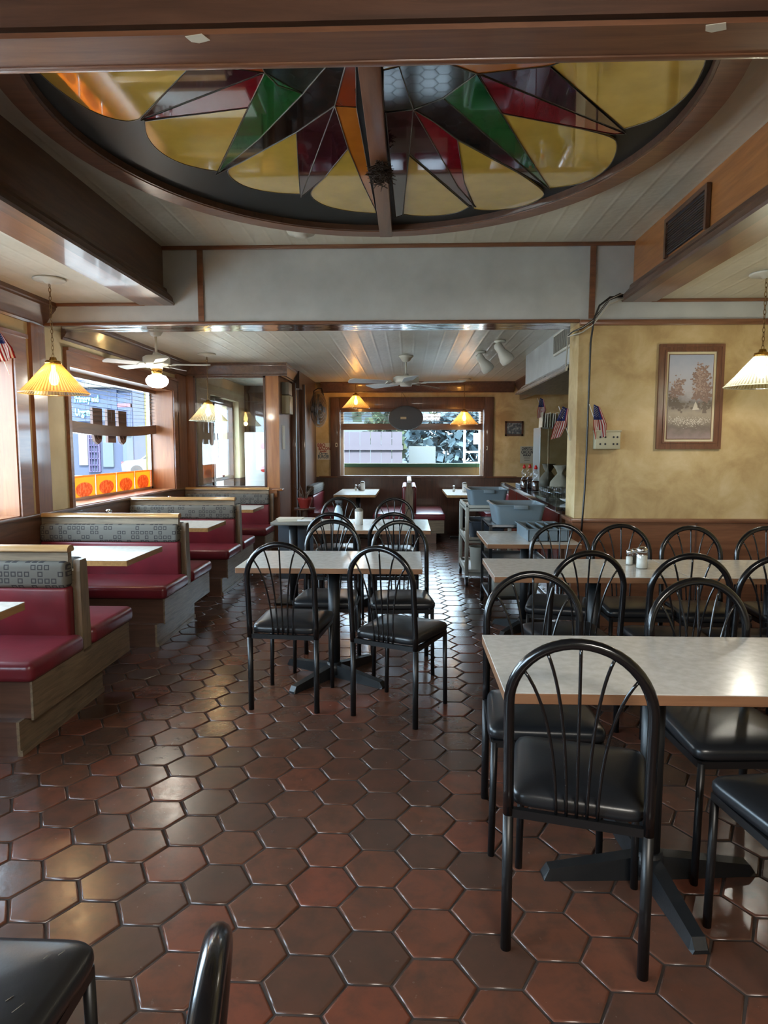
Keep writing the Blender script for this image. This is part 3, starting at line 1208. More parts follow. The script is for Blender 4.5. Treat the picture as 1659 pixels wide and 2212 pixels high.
# ------------------------------------------------------------------ tables
def make_table(w, d, label, name='dining_table', rot=0.0, bases=((0, 0),), foot=0.36, cat='table', group='white-topped tables', loc=(0, 0), h=0.76, four=True):
    t = thing(name, label, cat, (loc[0], loc[1], 0), 0, group)
    bm = bm_new()
    add_box(bm, -w / 2, -d / 2, h - .003, w / 2, d / 2, h, bev=.001, seg=1)
    link('tabletop', bm, 'laminate', t)
    bm = bm_new()
    add_box(bm, -w / 2, -d / 2, h - .035, w / 2, d / 2, h - .0031, bev=.002, seg=1)
    link('tabletop_edge', bm, 'edge_wood', t)
    for (bx, by) in bases:
        bm = bm_new()
        add_tube(bm, [(bx, by, .03), (bx, by, h - .045)], 0.038, 20)
        add_box(bm, bx - .13, by - .13, h - .047, bx + .13, by + .13, h - .035)
        link('column', bm, 'black_iron', t)
        bm = bm_new()
        for k in range(4):
            a = rot + k * PI / 2
            ca, sa = math.cos(a), math.sin(a)
            L = foot
            prof = [(0.0, .034, .0, .085), (.12, .032, .0, .07), (L - .06, .028, .0, .045), (L - .02, .028, 0, .040), (L, .026, 0, .012)]
            rows = []
            for (s, hw_, zb, zt) in prof:
                row = []
                for (o_, z) in ((-hw_, zb), (-hw_ * .75, zt), (hw_ * .75, zt), (hw_, zb)):
                    row.append(bm.verts.new((bx + ca * s - sa * o_, by + sa * s + ca * o_, z)))
                rows.append(row)
            for A, B in zip(rows[:-1], rows[1:]):
                for q in range(4):
                    bm.faces.new((A[q], A[(q + 1) % 4], B[(q + 1) % 4], B[q]))
            bm.faces.new(rows[0])
            bm.faces.new(rows[-1])
        add_tube(bm, [(bx, by, 0.02), (bx, by, .095)], [.06, .045], 20)
        link('base', bm, 'black_iron', t)
    return t


make_table(1.125, .66, 'white-topped pedestal table standing alone in the centre of the tiled floor', loc=(-.47, 4.25), rot=math.radians(56), bases=((0.0, -.04),), foot=.40)
make_table(1.06, .90, 'white-topped table behind the centre table, carrying a sugar pourer and spray bottle', loc=(-.325, 6.2), rot=math.radians(45), foot=.36)
make_table(1.16, .61, 'white-topped table nearest the camera at the right', loc=(.87, 2.22), rot=math.radians(4), bases=((-.03, 0.0),), foot=.37)
make_table(1.0, .61, 'white-topped table at the right picture edge, continuing the front right table', loc=(1.955, 2.22), rot=0)
make_table(1.08, .61, 'white-topped table with salt and sugar, left half of the long middle row', loc=(1.03, 4.0), rot=math.radians(45), bases=((.1, 0),), foot=.28)
make_table(1.2, .61, 'white-topped table under the landscape painting, right half of the long middle row', loc=(2.175, 4.0), rot=0)
make_table(.70, .78, 'white-topped table holding the grey cutlery tray near the wall end', loc=(.95, 5.35), rot=math.radians(45), foot=.3)

# ------------------------------------------------------------------ booths on the left
BX0, BX1 = -2.975, -1.80


def make_booth(label, double=True):
    """double-sided booth bench, origin on the floor under its back rail; x runs from the wall to the aisle"""
    t = thing('booth_bench', label, 'booth', group='burgundy booth benches along the window wall')
    L0, L1 = BX0, BX1
    # wooden end post
    bm = bm_new()
    add_prism(bm, [(-.045, .34), (.045, .34), (.05, .40), (.035, .84), (.025, .862), (-.045, .862), (-.052, .80)], 'x', L1 - .035, L1, 0)
    link('end_post', bm, 'oak_z', t)
    # core panel under the rail
    bm = bm_new()
    add_box(bm, L0, -.075, .80, L1 - .05, -.035, .925)
    link('rail_panel', bm, 'oak_x', t)
    bm = bm_new()
    add_box(bm, L0, -.035, .3, L1 - .036, .035, .80)
    link('core_panel', bm, 'oak_x', t)
    bm = bm_new()
    pr_ = [(-.10, .918), (-.096, .935), (-.08, .946), (-.05, .948), (-.03, .94), (-.022, .92), (-.03, .912), (-.09, .910)]
    add_prism(bm, pr_, 'x', L0, L1 - .04)
    link('top_rail', bm, 'rail_oak_x', t, smooth=60)
    for s in (-1, 1):
        # patterned cushion roll at the top, vinyl below
        bm = bm_new()
        if s < 0:
            add_box(bm, L0, -.125, .715, L1 - .04, -.038, .862, bev=.03, seg=4)
        else:
            add_box(bm, L0, .038, .715, L1 - .04, .10, .862, bev=.028, seg=4)
        link('back_roll', bm, 'square_fabric', t, smooth=50)
        bm = bm_new()
        y_a, y_b = (-.115, -.038) if s < 0 else (.038, .10)
        add_box(bm, L0, y_a, .42, L1 - .04, y_b, .722, bev=.02, seg=3)
        link('backrest', bm, 'burgundy_vinyl', t, smooth=50)
        bm = bm_new()
        if s < 0:
            add_box(bm, L0, -.59, .355, L1 + .02, -.06, .455, bev=.035, seg=5)
        else:
            add_box(bm, L0, .055, .355, L1 + .02, .60, .455, bev=.035, seg=5)
        link('seat_cushion', bm, 'burgundy_vinyl', t, smooth=60)
        if not double:
            break
    y1_ = .55 if double else .04
    bm = bm_new()
    add_box(bm, L0, -.55, .17, L1 - .012, y1_, .355)
    link('seat_box', bm, 'dark_wood_x', t)
    bm = bm_new()
    add_box(bm, L1 - .012, -.56, .165, L1, y1_ + .01, .356)
    link('end_panel', bm, 'oak_y', t)
    bm = bm_new()
    add_box(bm, L0, -.60 if double else -.45, 0.0, L1 - .065, (.27 if double else .04), .17)
    link('toe_base', bm, 'dark_wood_x', t)
    bm = bm_new()
    add_box(bm, L1 - .065, -.60 if double else -.45, 0.0, L1 - .05, (.27 if double else .04), .17)
    add_box(bm, L1 - .05, -.60 if double else -.45, 0.0, L1 - .04, (.27 if double else .04), .03)
    link('toe_panel', bm, 'oak_y', t)
    return t


b0 = make_booth('double burgundy booth bench nearest the camera at the left edge')
b0.location = (0, 3.61, 0)
dup(b0, (0, 5.37, 0), 0, 'double burgundy booth bench under the gap between the two left windows')
dup(b0, (0, 7.12, 0), 0, 'double burgundy booth bench under the window, last before the glass partition')
bs = make_booth('single burgundy booth bench set against the glass partition', double=False)
bs.location = (0, 8.90, 0)


def wall_table(x0, x1, yc, d, label, wallside='left', grp='white wall-mounted booth tables'):
    t = thing('booth_table', label, 'table', (x1 if wallside == 'left' else (x0 + x1) / 2, yc, 0), 0, grp)
    ox = t.location.x
    bm = bm_new()
    add_box(bm, x0 - ox, -d / 2, .757, x1 - ox, d / 2, .76)
    link('tabletop', bm, 'laminate', t)
    bm = bm_new()
    add_box(bm, x0 - ox, -d / 2, .722, x1 - ox, d / 2, .7569, bev=.002, seg=1)
    link('tabletop_edge', bm, 'rail_oak_y', t)
    px = (x0 + x1) / 2 - ox
    bm = bm_new()
    add_tube(bm, [(px, 0, .02), (px, 0, .722)], .038, 18)
    link('column', bm, 'black_iron', t)
    bm = bm_new()
    for s in (-1, 1):
        add_box(bm, px - .2 if s < 0 else px - .03, -.03 if s < 0 else -.2, 0.0, px + .2 if s < 0 else px + .03, .03 if s < 0 else .2, .035, bev=.01)
    link('base', bm, 'black_iron', t)
    return t


wall_table(-2.96, -1.785, 2.70, .60, 'white booth table at the left edge, in front of the nearest booth back')
wall_table(-2.96, -1.785, 4.45, .62, 'large white booth table between the first and second left booth benches')
wall_table(-2.96, -1.785, 6.17, .60, 'white booth table between the second and third left booth benches')
wall_table(-2.96, -1.785, 7.93, .58, 'white booth table nearest the glass partition')

# ------------------------------------------------------------------ far booths under the back window
fb = thing('booth_bench', 'double burgundy booth bench jutting out below the middle of the back window', 'booth', (0.03, 10.2, 0))
bm = bm_new()
add_prism(bm, [(-.06, 0.0), (-.06, .80), (-.035, .9), (.035, .9), (.06, .80), (.06, 0)], 'y', 0.0, .05)
link('end_post', bm, 'oak_z', fb)
bm = bm_new()
add_box(bm, -.03, .05, .3, .03, 1.44, .93)
link('core_panel', bm, 'oak_y', fb)
bm = bm_new()
add_box(bm, -.035, .0, .93, .035, 1.44, .975, bev=.015, seg=3)
link('top_rail', bm, 'white_plastic', fb, smooth=50)
for s in (-1, 1):
    a_, b_ = sorted((s * .03, s * .11))
    box_part('backrest', 'burgundy_vinyl', fb, a_, .05, .42, b_, 1.44, .88, bev=.03, seg=4)
    a_, b_ = sorted((s * .06, s * .56))
    box_part('seat_cushion', 'burgundy_vinyl', fb, a_, -.02, .36, b_, 1.44, .46, bev=.03, seg=4)
    box_part('seat_box', 'oak_x', fb, *(sorted((s * .06, s * .54))[0], 0.0, .16, sorted((s * .06, s * .54))[1], 1.44, .36))
    box_part('toe_base', 'dark_wood_x', fb, *(sorted((s * .06, s * .42))[0], .03, 0, sorted((s * .06, s * .42))[1], 1.44, .16))
for (x0_, x1_, s, lab) in ((-1.59, -1.13, -1, 'single burgundy booth bench in the far left corner beside the doorway'), (1.2, 1.75, 1, 'single burgundy booth bench in the far right corner behind the carts')):
    t = thing('booth_bench', lab, 'booth', ((x0_ + x1_) / 2, 10.9, 0))
    cx = (x0_ + x1_) / 2
    xb = x0_ if s < 0 else x1_
    a_, b_ = sorted((xb - cx, xb - s * .14 - cx))
    box_part('backrest', 'burgundy_vinyl', t, a_, -.6, .42, b_, .76, .73, bev=.03, seg=4)
    box_part('back_roll', 'square_fabric', t, a_, -.6, .73, b_, .76, .88, bev=.03, seg=4)
    box_part('seat_cushion', 'burgundy_vinyl', t, x0_ - cx, -.62, .36, x1_ - cx, .76, .46, bev=.03, seg=4)
    box_part('seat_box', 'dark_wood_x', t, x0_ - cx, -.58, 0, x1_ - cx - .04 * (s > 0), .76, .36)
wall_table(-1.12, -.48, 10.82, 1.5, 'white table of the far left booth, under the amber lamp', 'mid')
wall_table(.60, 1.2, 10.82, 1.5, 'white table of the far right booth, behind the grey bus tubs', 'mid')

# ------------------------------------------------------------------ pendant lamps
def make_lamp(label, drop, shade, col, power, bulbmat):
    """origin at the ceiling; drop = length down to the shade rim"""
    t = thing('pendant_lamp', label, 'lamp', group='cone glass pendant lamps')
    bm = bm_new()
    add_lathe(bm, [(0, -.001), (.105, -.001), (.11, -.008), (.1, -.016), (.04, -.02), (.025, -.035), (0, -.036)], n=36)
    link('canopy', bm, 'enamel_white', t)
    bm = bm_new()
    ztop = -drop + .25
    n = max(3, int(abs(ztop + .03) / .028))
    step = (abs(ztop) - .03) / n
    for k in range(n):
        zc = -.035 - step * (k + .5)
        pts = []
        for q in range(12):
            a = 2 * PI * q / 12
            u_, v_ = .008 * math.cos(a), (step * .62) * math.sin(a)
            pts.append((u_, 0, zc + v_) if k % 2 else (0, u_, zc + v_))
        add_tube(bm, pts, .0022, 6, closed=True)
    link('chain', bm, 'aged_brass', t)
    bm = bm_new()
    zs = -drop + .205
    add_lathe(bm, [(.0, zs + .045), (.02, zs + .045), (.026, zs + .025), (.05, zs + .02), (.056, zs + .002), (.05, zs - .006), (0, zs - .006)], n=32)
    link('shade_cap', bm, 'brass', t)
    bm = bm_new()
    prof = [(.050, zs), (.060, zs - .012), (.110, zs - .07), (.113, zs - .073), (.165, zs - .135), (.168, zs - .138), (.222, zs - .195), (.232, -drop)]
    add_lathe(bm, prof, n=256, ribs=64, amp=.002, altmat=True)
    link('glass_shade', bm, [shade, shade + '_rib'], t)
    bm = bm_new()
    pts = [(.232 * math.cos(2 * PI * k / 64), .232 * math.sin(2 * PI * k / 64), -drop) for k in range(64)]
    add_tube(bm, pts, .004, 6, closed=True)
    link('shade_rim', bm, shade, t)
    bm = bm_new()
    add_lathe(bm, [(0, zs - .15), (.02, zs - .145), (.032, zs - .12), (.034, zs - .1), (.026, zs - .07), (.014, zs - .045), (.014, zs - .01), (0, zs - .01)], n=20)
    link('bulb', bm, bulbmat, t)
    return t


mat('bulb_amber', (1, .7, .4), 0.3, emit=(1, 0.62, 0.25), es=14)
mat('bulb_white', (1, .95, .9), 0.3, emit=(1, 0.97, 0.88), es=9)


def place_lamp(x, y, zc, drop, label, shade, bulb, col, power):
    t = make_lamp(label, drop, shade, col, power, bulb)
    t.location = (x, y, zc)
    point('lamp_light', (x, y, zc - drop + .03), power, col, .03)
    return t


AMB, WHT = (1, .66, .32), (1, .95, .82)
place_lamp(-2.5, 4.70, 2.65, .79, 'amber-lit cone glass pendant lamp hanging at the left under the low ceiling', 'amber_shade', 'bulb_amber', AMB, 4)
place_lamp(2.42, 4.72, 2.65, .755, 'white-lit cone glass pendant lamp beside the landscape painting', 'clear_shade', 'bulb_white', WHT, 6)
place_lamp(-2.42, 8.1, 2.6, .80, 'greenish glass pendant lamp in front of the glass partition', 'clear_shade', 'bulb_amber', AMB, 2.5)
place_lamp(-.86, 11.2, 2.6, .47, 'short amber pendant lamp at the upper left corner of the back window', 'amber_shade', 'bulb_amber', AMB, 4)
place_lamp(.94, 11.2, 2.6, .74, 'long-hung amber pendant lamp in front of the right side of the back window', 'amber_shade', 'bulb_amber', AMB, 3.5)
place_lamp(-2.5, 1.2, 2.65, .79, 'unseen pendant lamp added as a light source over the booth beside the photographer', 'amber_shade', 'bulb_amber', AMB, 6)  # out of view, added for its warm light

# ------------------------------------------------------------------ ceiling fans
def make_fan(label, x, y, z, drop, R, ang0, light, nb=5, ms=1.0):
    t = thing('ceiling_fan', label, 'ceiling fan', (x, y, z))
    k = R / .68
    bm = bm_new()
    add_lathe(bm, [(0, -.001), (.09, -.001), (.092, -.012), (.07, -.03), (.045, -.07), (.02, -.08), (0, -.08)], n=32)
    link('canopy', bm, 'enamel_white', t)
    bm = bm_new()
    add_tube(bm, [(0, 0, -.07), (0, 0, -drop + .09)], .012, 12)
    link('downrod', bm, 'enamel_white', t)
    bm = bm_new()
    zt = -drop + .1
    add_lathe(bm, [(0, zt), (.03, zt), (.035, zt - .02), (.1 * ms, zt - .03), (.125 * ms, zt - .045), (.125 * ms, zt - .10), (.11 * ms, zt - .115), (.06 * ms, zt - .12), (.055 * ms, zt - .15), (0, zt - .155)], n=40)
    link('motor_housing', bm, 'enamel_white', t)
    zb = zt - .115
    for j in range(nb):
        a = ang0 + j * 2 * PI / nb
        M = Matrix.Rotation(a, 4, 'Z') @ Matrix.Translation((0, 0, zb)) @ Matrix.Rotation(math.radians(11), 4, 'X')
        bm = bm_new()
        add_box(bm, .07, -.018, -.004, .2 * k + .02, .018, .004, bev=.003)
        add_prism(bm, [(.19 * k, -.05), (.24 * k, -.045), (.24 * k, .045), (.19 * k, .05), (.16 * k, 0)], 'z', -.004, .004)
        bmesh.ops.transform(bm, matrix=M, verts=bm.verts[:])
        link('blade_arm', bm, 'enamel_white', t)
        bm = bm_new()
        w0, w1 = .06 * k, .08 * k
        out = [(.2 * k, -w0), (R - .03, -w1)]
        out += [(R - .03 + .03 * math.sin(q * PI / 6), -w1 * math.cos(q * PI / 6)) for q in range(1, 6)]
        out += [(R - .03, w1), (.2 * k, w0)]
        add_prism(bm, out, 'z', .004, .011)
        bmesh.ops.transform(bm, matrix=M, verts=bm.verts[:])
        link('blade', bm, 'fan_blade', t)
    if light:
        bm = bm_new()
        zl = zt - .15
        add_lathe(bm, [(0, zl), (.05, zl), (.052, zl - .03), (.045, zl - .04), (.045, zl - .06), (0, zl - .06)], n=28)
        link('light_fitter', bm, 'brass', t)
        bm = bm_new()
        zl -= .055
        add_lathe(bm, [(.045, zl), (.08, zl - .012), (.104, zl - .045), (.104, zl - .07), (.085, zl - .1), (.05, zl - .118), (0, zl - .122)], n=36)
        link('glass_globe', bm, 'globe_light', t)
        point('fan_light', (x, y, z + zl - .16), 6, (1, .9, .75), .05)
    return t


make_fan('white ceiling fan with a glowing round globe at the left window', -2.38, 6.35, 2.6, .33, .50, 0.15, True)
make_fan('white ceiling fan without a lamp in front of the back window', -.02, 8.35, 2.6, .32, .74, math.radians(275), False, ms=1.28)

# ceiling spotlights
for (x, y, lab) in ((.97, 7.2, 'white bullet ceiling spotlight, the nearer of two'), (.86, 8.0, 'white bullet ceiling spotlight, the farther of two')):
    t = thing('spotlight', lab, 'spotlight', (x, y, 2.6), 0, 'bullet spotlights on the back ceiling')
    bm = bm_new()
    add_lathe(bm, [(0, -.001), (.06, -.001), (.06, -.02), (.02, -.03), (0, -.03)], n=24)
    add_tube(bm, [(0, 0, -.02), (0, 0, -.09)], .01, 10)
    link('mount', bm, 'enamel_white', t)
    bm = bm_new()
    add_lathe(bm, [(0, .12), (.03, .118), (.045, .09), (.045, .02), (.06, -.02), (.075, -.07), (.075, -.11), (.06, -.12), (0, -.115)], n=28)
    bmesh.ops.transform(bm, matrix=Matrix.Translation((.03, 0, -.13)) @ Matrix.Rotation(math.radians(-38), 4, 'Y') @ Matrix.Rotation(math.radians(15), 4, 'X'), verts=bm.verts[:])
    link('lamp_head', bm, 'enamel_white', t)

# ------------------------------------------------------------------ wall things on the right wall
pt = thing('framed_painting', 'tall framed landscape painting with a tree and lake on the yellow wall', 'painting', (2.26, 5.5, 1.88))
PW, PH = .255, .415
bm = bm_new()
for (o0, o1, dd) in ((0, .022, .03), (.022, .045, .022), (.045, .06, .03)):
    for (a_, b_, c_, d_) in ((-PW + o0, -PW + o1, -PH + o0, PH - o0), (PW - o1, PW - o0, -PH + o0, PH - o0), (-PW + o0, PW - o0, PH - o1, PH - o0), (-PW + o0, PW - o0, -PH + o0, -PH + o1)):
        if a_ == -PW + o0 and b_ == PW - o0:
            a_, b_ = -PW + o1, PW - o1
        add_box(bm, a_, -dd, c_, b_, -.001, d_)
link('frame', bm, 'paint_frame_wood', pt)
box_part('mat_border', 'cream_mat' if 'cream_mat' in MATS else mat('cream_mat', rgb((206, 192, 158)), .8), pt, -PW + .058, -.014, -PH + .058, PW - .058, -.002, PH - .058)
box_part('inner_lip', 'paint_frame_wood', pt, -PW + .078, -.018, -PH + .078, PW - .078, -.002, PH - .078)
m = mat('canvas', (1, 1, 1), .55)
v = coords(m)
sp = nd(m, 'ShaderNodeSeparateXYZ')
lk(m, v, sp.inputs[0])
mr = nd(m, 'ShaderNodeMapRange')
mr.inputs['From Min'].default_value = -.33
mr.inputs['From Max'].default_value = .33
ad = M_(m, 'ADD', sp.outputs[2], M_(m, 'MULTIPLY', M_(m, 'SUBTRACT', noise(m, v, 18, 5), .5), .12))
lk(m, ad, mr.inputs['Value'])
base(m, ramp(m, mr.outputs[0], [(0.0, rgb((146, 126, 120))), (.12, rgb((110, 96, 84))), (.3, rgb((150, 136, 116))), (.42, rgb((118, 108, 102))), (.55, rgb((176, 168, 172))), (.8, rgb((176, 176, 188))), (1.0, rgb((158, 164, 182)))]))
CW, CH = PW - .083, PH - .083
box_part('canvas', 'canvas', pt, -CW, -.020, -CH, CW, -.003, CH)
mat('art_tree', rgb((142, 116, 106)), .7)
mat('art_tree_light', rgb((168, 142, 130)), .7)
mat('art_dark', rgb((108, 94, 82)), .7)
mat('art_pale', rgb((196, 184, 168)), .7)
mat('art_water', rgb((176, 168, 172)), .7)
rnd = random.Random(11)


def blobs(bm, pts, r0, r1, n, sx, sz, layer):
    for (cx_, cz_) in pts:
        for k in range(n):
            x = cx_ + rnd.gauss(0, sx)
            z = cz_ + rnd.gauss(0, sz)
            if abs(x) > CW - .006 or abs(z) > CH - .006:
                continue
            r = rnd.uniform(r0, r1)
            lay_ = layer - rnd.random() * .0008
            vs = [bm.verts.new((max(-CW, min(CW, x + r * rnd.uniform(.7, 1.2) * math.cos(a * PI / 4))), lay_, z + r * rnd.uniform(.6, 1.0) * math.sin(a * PI / 4))) for a in range(8)]
            bm.faces.new(vs)


def art(name, m_, pts, r0, r1, n, sx, sz, layer):
    bm = bm_new()
    blobs(bm, pts, r0, r1, n, sx, sz, layer)
    return link(name, bm, m_, pt)


art('painted_bushes', 'art_dark', [(-.13, -.06), (-.06, -.07), (-.15, -.02), (.14, -.07)], .008, .016, 30, .03, .016, -.0203)
art('painted_trees', 'art_tree', [(-.11, .05), (-.09, .1), (-.14, .03)], .006, .013, 40, .02, .03, -.0205)
art('painted_trees', 'art_tree', [(.08, .19), (.1, .12), (.12, .06), (.07, .03), (.06, .12), (.12, .0)], .007, .015, 55, .026, .03, -.0207)
art('painted_trees', 'art_tree_light', [(.08, .2), (.07, .13), (.1, .05), (-.1, .1), (.05, .07)], .004, .008, 36, .024, .03, -.0216)
bm = bm_new()
vs = [bm.verts.new((x_, -.0208, z_)) for x_, z_ in ((.10, .02), (.115, .02), (.118, -.06), (.135, -.13), (.098, -.13), (.108, -.06))]
bm.faces.new(vs)
link('painted_trunk', bm, 'art_dark', pt)
bm = bm_new()
vs = [bm.verts.new((x_, -.0209, z_)) for x_, z_ in ((.035, -.055), (.045, -.035), (.055, -.06), (.075, -.10), (.02, -.105))]
bm.faces.new(vs)
link('painted_figure', bm, 'art_pale', pt)
art('painted_flowers', 'art_pale', [(-.1, -.19), (0, -.2), (.09, -.19)], .002, .0045, 110, .045, .018, -.0205)

# electrical junction box with two rows of holes
jb = thing('junction_box', 'beige metal electrical box with round knockouts on the yellow wall', 'electrical box', (1.605, 5.5, 1.54))
box_part('box', 'almond_plastic', jb, -.10, -.07, -.075, .10, 0, .065, bev=.004)
box_part('lid', 'almond_plastic', jb, -.105, -.078, .062, .105, 0, .075, bev=.003)
for z in (-.035, .02):
    for x in (-.06, -.02, .045, .075):
        bm = bm_new()
        add_prism(bm, [(x + .008 * math.cos(a * PI / 6), z + .008 * math.sin(a * PI / 6)) for a in range(12)], 'y', -.0715, -.07)
        link('knockout', bm, 'ink', jb)


def add_flag(loc, label, rz=0, flip=1, L=.27, tilt=0.25, wid=.11):
    t = thing('small_flag', label, 'flag', loc, rz, 'small stars and stripes flags')
    bm = bm_new()
    add_tube(bm, [(0, 0, -.2), (0.0, 0, .14)], .0025, 8)
    bmesh.ops.transform(bm, matrix=Matrix.Rotation(-flip * .35, 4, 'Y'), verts=bm.verts[:])
    link('stick', bm, 'white_plastic', t)
    bm = bm_new()
    NU, NV = 16, 13
    g = []
    for i in range(NU + 1):
        u_ = i / NU
        row = []
        for j in range(NV + 1):
            v_ = j / NV
            w_ = wid * (0.42 + .6 * min(1, u_ * 1.6)) * (1 - .35 * max(0, u_ - .6))
            x = flip * ((v_ - .35) * w_ - u_ * tilt * L)
            z = .13 - u_ * L - v_ * .02 * (1 - u_) + .03 * v_ * u_
            y = -.012 - .016 * math.sin(v_ * PI * 2.6 + u_ * 2.0) * (0.4 + u_)
            row.append(bm.verts.new((x, y, z)))
        g.append(row)
    for i in range(NU):
        for j in range(NV):
            f = bm.faces.new((g[i][j], g[i][j + 1], g[i + 1][j + 1], g[i + 1][j]))
            f.smooth = True
            if i < NU * .42 and j < 10:
                f.material_index = 2
            else:
                f.material_index = 0 if j % 2 == 0 else 1
    bmesh.ops.solidify(bm, geom=bm.faces[:], thickness=.0008)
    link('cloth', bm, ['flag_red', 'flag_white', 'flag_blue'], t)
    bm = bm_new()
    for i in range(1, 6):
        for j in range(1, 9, 2):
            q = g_pt(wid, L, tilt, flip, (i + (.5 if (j // 2) % 2 else 0)) / NU, (j + .5) / NV)
            add_prism(bm, [(q[0] + .0026 * math.cos(a * 2 * PI / 5 + .3), q[2] + .0026 * math.sin(a * 2 * PI / 5 + .3)) for a in range(5)], 'y', q[1] - .0016, q[1] - .001)
    link('stars', bm, 'flag_white', t)
    return t


def g_pt(wid, L, tilt, flip, u_, v_):
    w_ = wid * (0.42 + .6 * min(1, u_ * 1.6)) * (1 - .35 * max(0, u_ - .6))
    return (flip * ((v_ - .35) * w_ - u_ * tilt * L), -.012 - .016 * math.sin(v_ * PI * 2.6 + u_ * 2.0) * (0.4 + u_), .13 - u_ * L - v_ * .02 * (1 - u_) + .03 * v_ * u_)


add_flag((1.50, 5.44, 1.69), 'small limp stars and stripes flag on the wall by the junction box', flip=1, tilt=-.12, L=.28)
add_flag((1.315, 5.70, 1.69), 'small limp stars and stripes flag fixed to the left side of the wall end', flip=1, tilt=.3, L=.28)
add_flag((1.69, 8.6, 1.97), 'small stars and stripes flag standing on top of the menu rack', flip=1, tilt=.06, L=.26)
add_flag((-2.90, 4.72, 2.18), 'small stars and stripes flag on the casing of the nearest left window', flip=1, tilt=-.25, L=.23)

# cables and conduit at the wall end
cb = [P(1345, 640, y=5.46), P(1318, 642, y=5.44), P(1295, 660, y=5.44), P(1283, 690, y=5.44), P(1276, 740, y=5.45), P(1272, 850, y=5.46), P(1268, 960, y=5.47), P(1263, 1060, y=5.465), P(1259, 1110, y=5.45), P(1255, 1160, y=5.47)]
bm = bm_new()
add_tube(bm, [tuple(q) for q in cb], .008, 8)
tag(link('wall_cable', bm, 'cable_black'), 'black cable running from the beam end down the yellow wall', 'cable')
bm = bm_new()
for k, (o1, m_) in enumerate(((0, 0), (.014, 1), (.026, 0), (-.012, 1))):
    q = [P(1340 + k * 3, 634 + k * 3, y=5.45), P(1316, 646 + k * 3, y=5.43), P(1296, 672 + k * 3, y=5.44), P(1280, 692 + k * 3, y=5.44), P(1258, 707 + k * 3, y=5.44), P(1238, 716 + k * 2, y=5.45), P(1226, 726, y=5.60), P(1226, 745, y=5.66), P(1222, 790, y=5.70)]
    add_tube(bm, [tuple(w_ + Vector((0, 0, o1 * .5))) for w_ in q], .0055, 6, mi=m_)
tag(link('cable_bundle', bm, ['cable_black', 'cable_white']), 'bundle of black and white cables looping from the beam end to the metal soffit', 'cables')

# ------------------------------------------------------------------ hood box over the counter
hb = thing('counter_canopy', 'white boxed canopy with a shiny moulding hanging over the service counter', 'canopy', (2.2, 7.1, 2.13))
box_part('box_panel', 'grey_panel', hb, 1.46 - 2.2, 5.82 - 7.1, .11, .9, 1.34, .47)
bm = bm_new()
q = [(1.46, 2.24), (1.44, 2.24), (1.42, 2.225), (1.40, 2.20), (1.40, 2.19), (1.37, 2.18), (1.345, 2.155), (1.34, 2.13), (1.46, 2.13)]
add_prism(bm, [(a_ - 2.2, b_ - 2.13) for a_, b_ in q], 'y', 5.82 - 7.1, 1.36)
link('moulding', bm, 'polished_metal', hb, smooth=35)
box_part('underside', 'oak_y', hb, 1.36 - 2.2, 5.82 - 7.1, -.001, .9, 1.34, .02)
vt2 = D.objects.new('vent', None)
bm = bm_new()
add_box(bm, -.765, -1.05, .24, -.742, -.35, .44)
link('vent_frame', bm, 'enamel_white', hb)
bm = bm_new()
for k in range(14):
    add_box(bm, -.772, -1.02 + k * .047, .26, -.764, -1.02 + k * .047 + .03, .42)
link('vent_slats', bm, 'grey_paint', hb)
D.objects.remove(vt2)

# ------------------------------------------------------------------ service counter and its things
sc_ = thing('service_counter', 'dark-topped red wood service counter beyond the wall end', 'counter', (1.7, 8.2, 0))
bm = bm_new()
add_prism(bm, [(1.36 - 1.7, 6.1 - 8.2), (2.05 - 1.7, 6.1 - 8.2), (2.15 - 1.7, 10.3 - 8.2), (1.50 - 1.7, 10.3 - 8.2)], 'z', .90, .935)
link('worktop', bm, 'dark_granite', sc_)
bm = bm_new()
add_prism(bm, [(1.352 - 1.7, 6.09 - 8.2), (1.362 - 1.7, 6.09 - 8.2), (1.502 - 1.7, 10.3 - 8.2), (1.492 - 1.7, 10.3 - 8.2)], 'z', .897, .938)
link('worktop_edge', bm, 'chrome', sc_)
bm = bm_new()
add_prism(bm, [(1.42 - 1.7, 6.14 - 8.2), (2.0 - 1.7, 6.14 - 8.2), (2.1 - 1.7, 10.25 - 8.2), (1.55 - 1.7, 10.25 - 8.2)], 'z', 0, .90)
link('cabinet', bm, 'red_wood_z', sc_)
mat('red_lacquer', rgb((104, 34, 26)), .15, coat=.6)
for k in range(4):
    ya = 6.25 + k * 1.0
    xa = 1.42 + (ya - 6.14) * .0316
    bm = bm_new()
    add_prism(bm, [(xa - .012 - 1.7, ya - 8.2), (xa - 1.7, ya - 8.2), (xa + .028 - 1.7, ya + .9 - 8.2), (xa + .016 - 1.7, ya + .9 - 8.2)], 'z', .1, .86)
    link('front_panel', bm, 'red_lacquer', sc_)


def bottle(x, y, z, lab, lvl=.1, red=True):
    t = thing('syrup_bottle', lab, 'bottle', (x, y, z), 0, 'glass bottles on the service counter')
    bm = bm_new()
    add_lathe(bm, [(0, .001), (.042, .001), (.045, .02), (.045, .11), (.032, .15), (.024, .17), (.034, .2), (.032, .235), (.016, .26), (.014, .285), (0, .285)], n=24)
    link('glass_body', bm, 'jar_glass', t)
    bm = bm_new()
    add_lathe(bm, [(0, .004), (.04, .004), (.042, .02), (.042, lvl), (0, lvl)], n=20)
    link('syrup', bm, 'syrup', t)
    bm = bm_new()
    add_lathe(bm, [(0, .325), (.008, .325), (.02, .30), (.02, .275), (0, .275)], n=16)
    link('cap', bm, 'red', t)
    return t


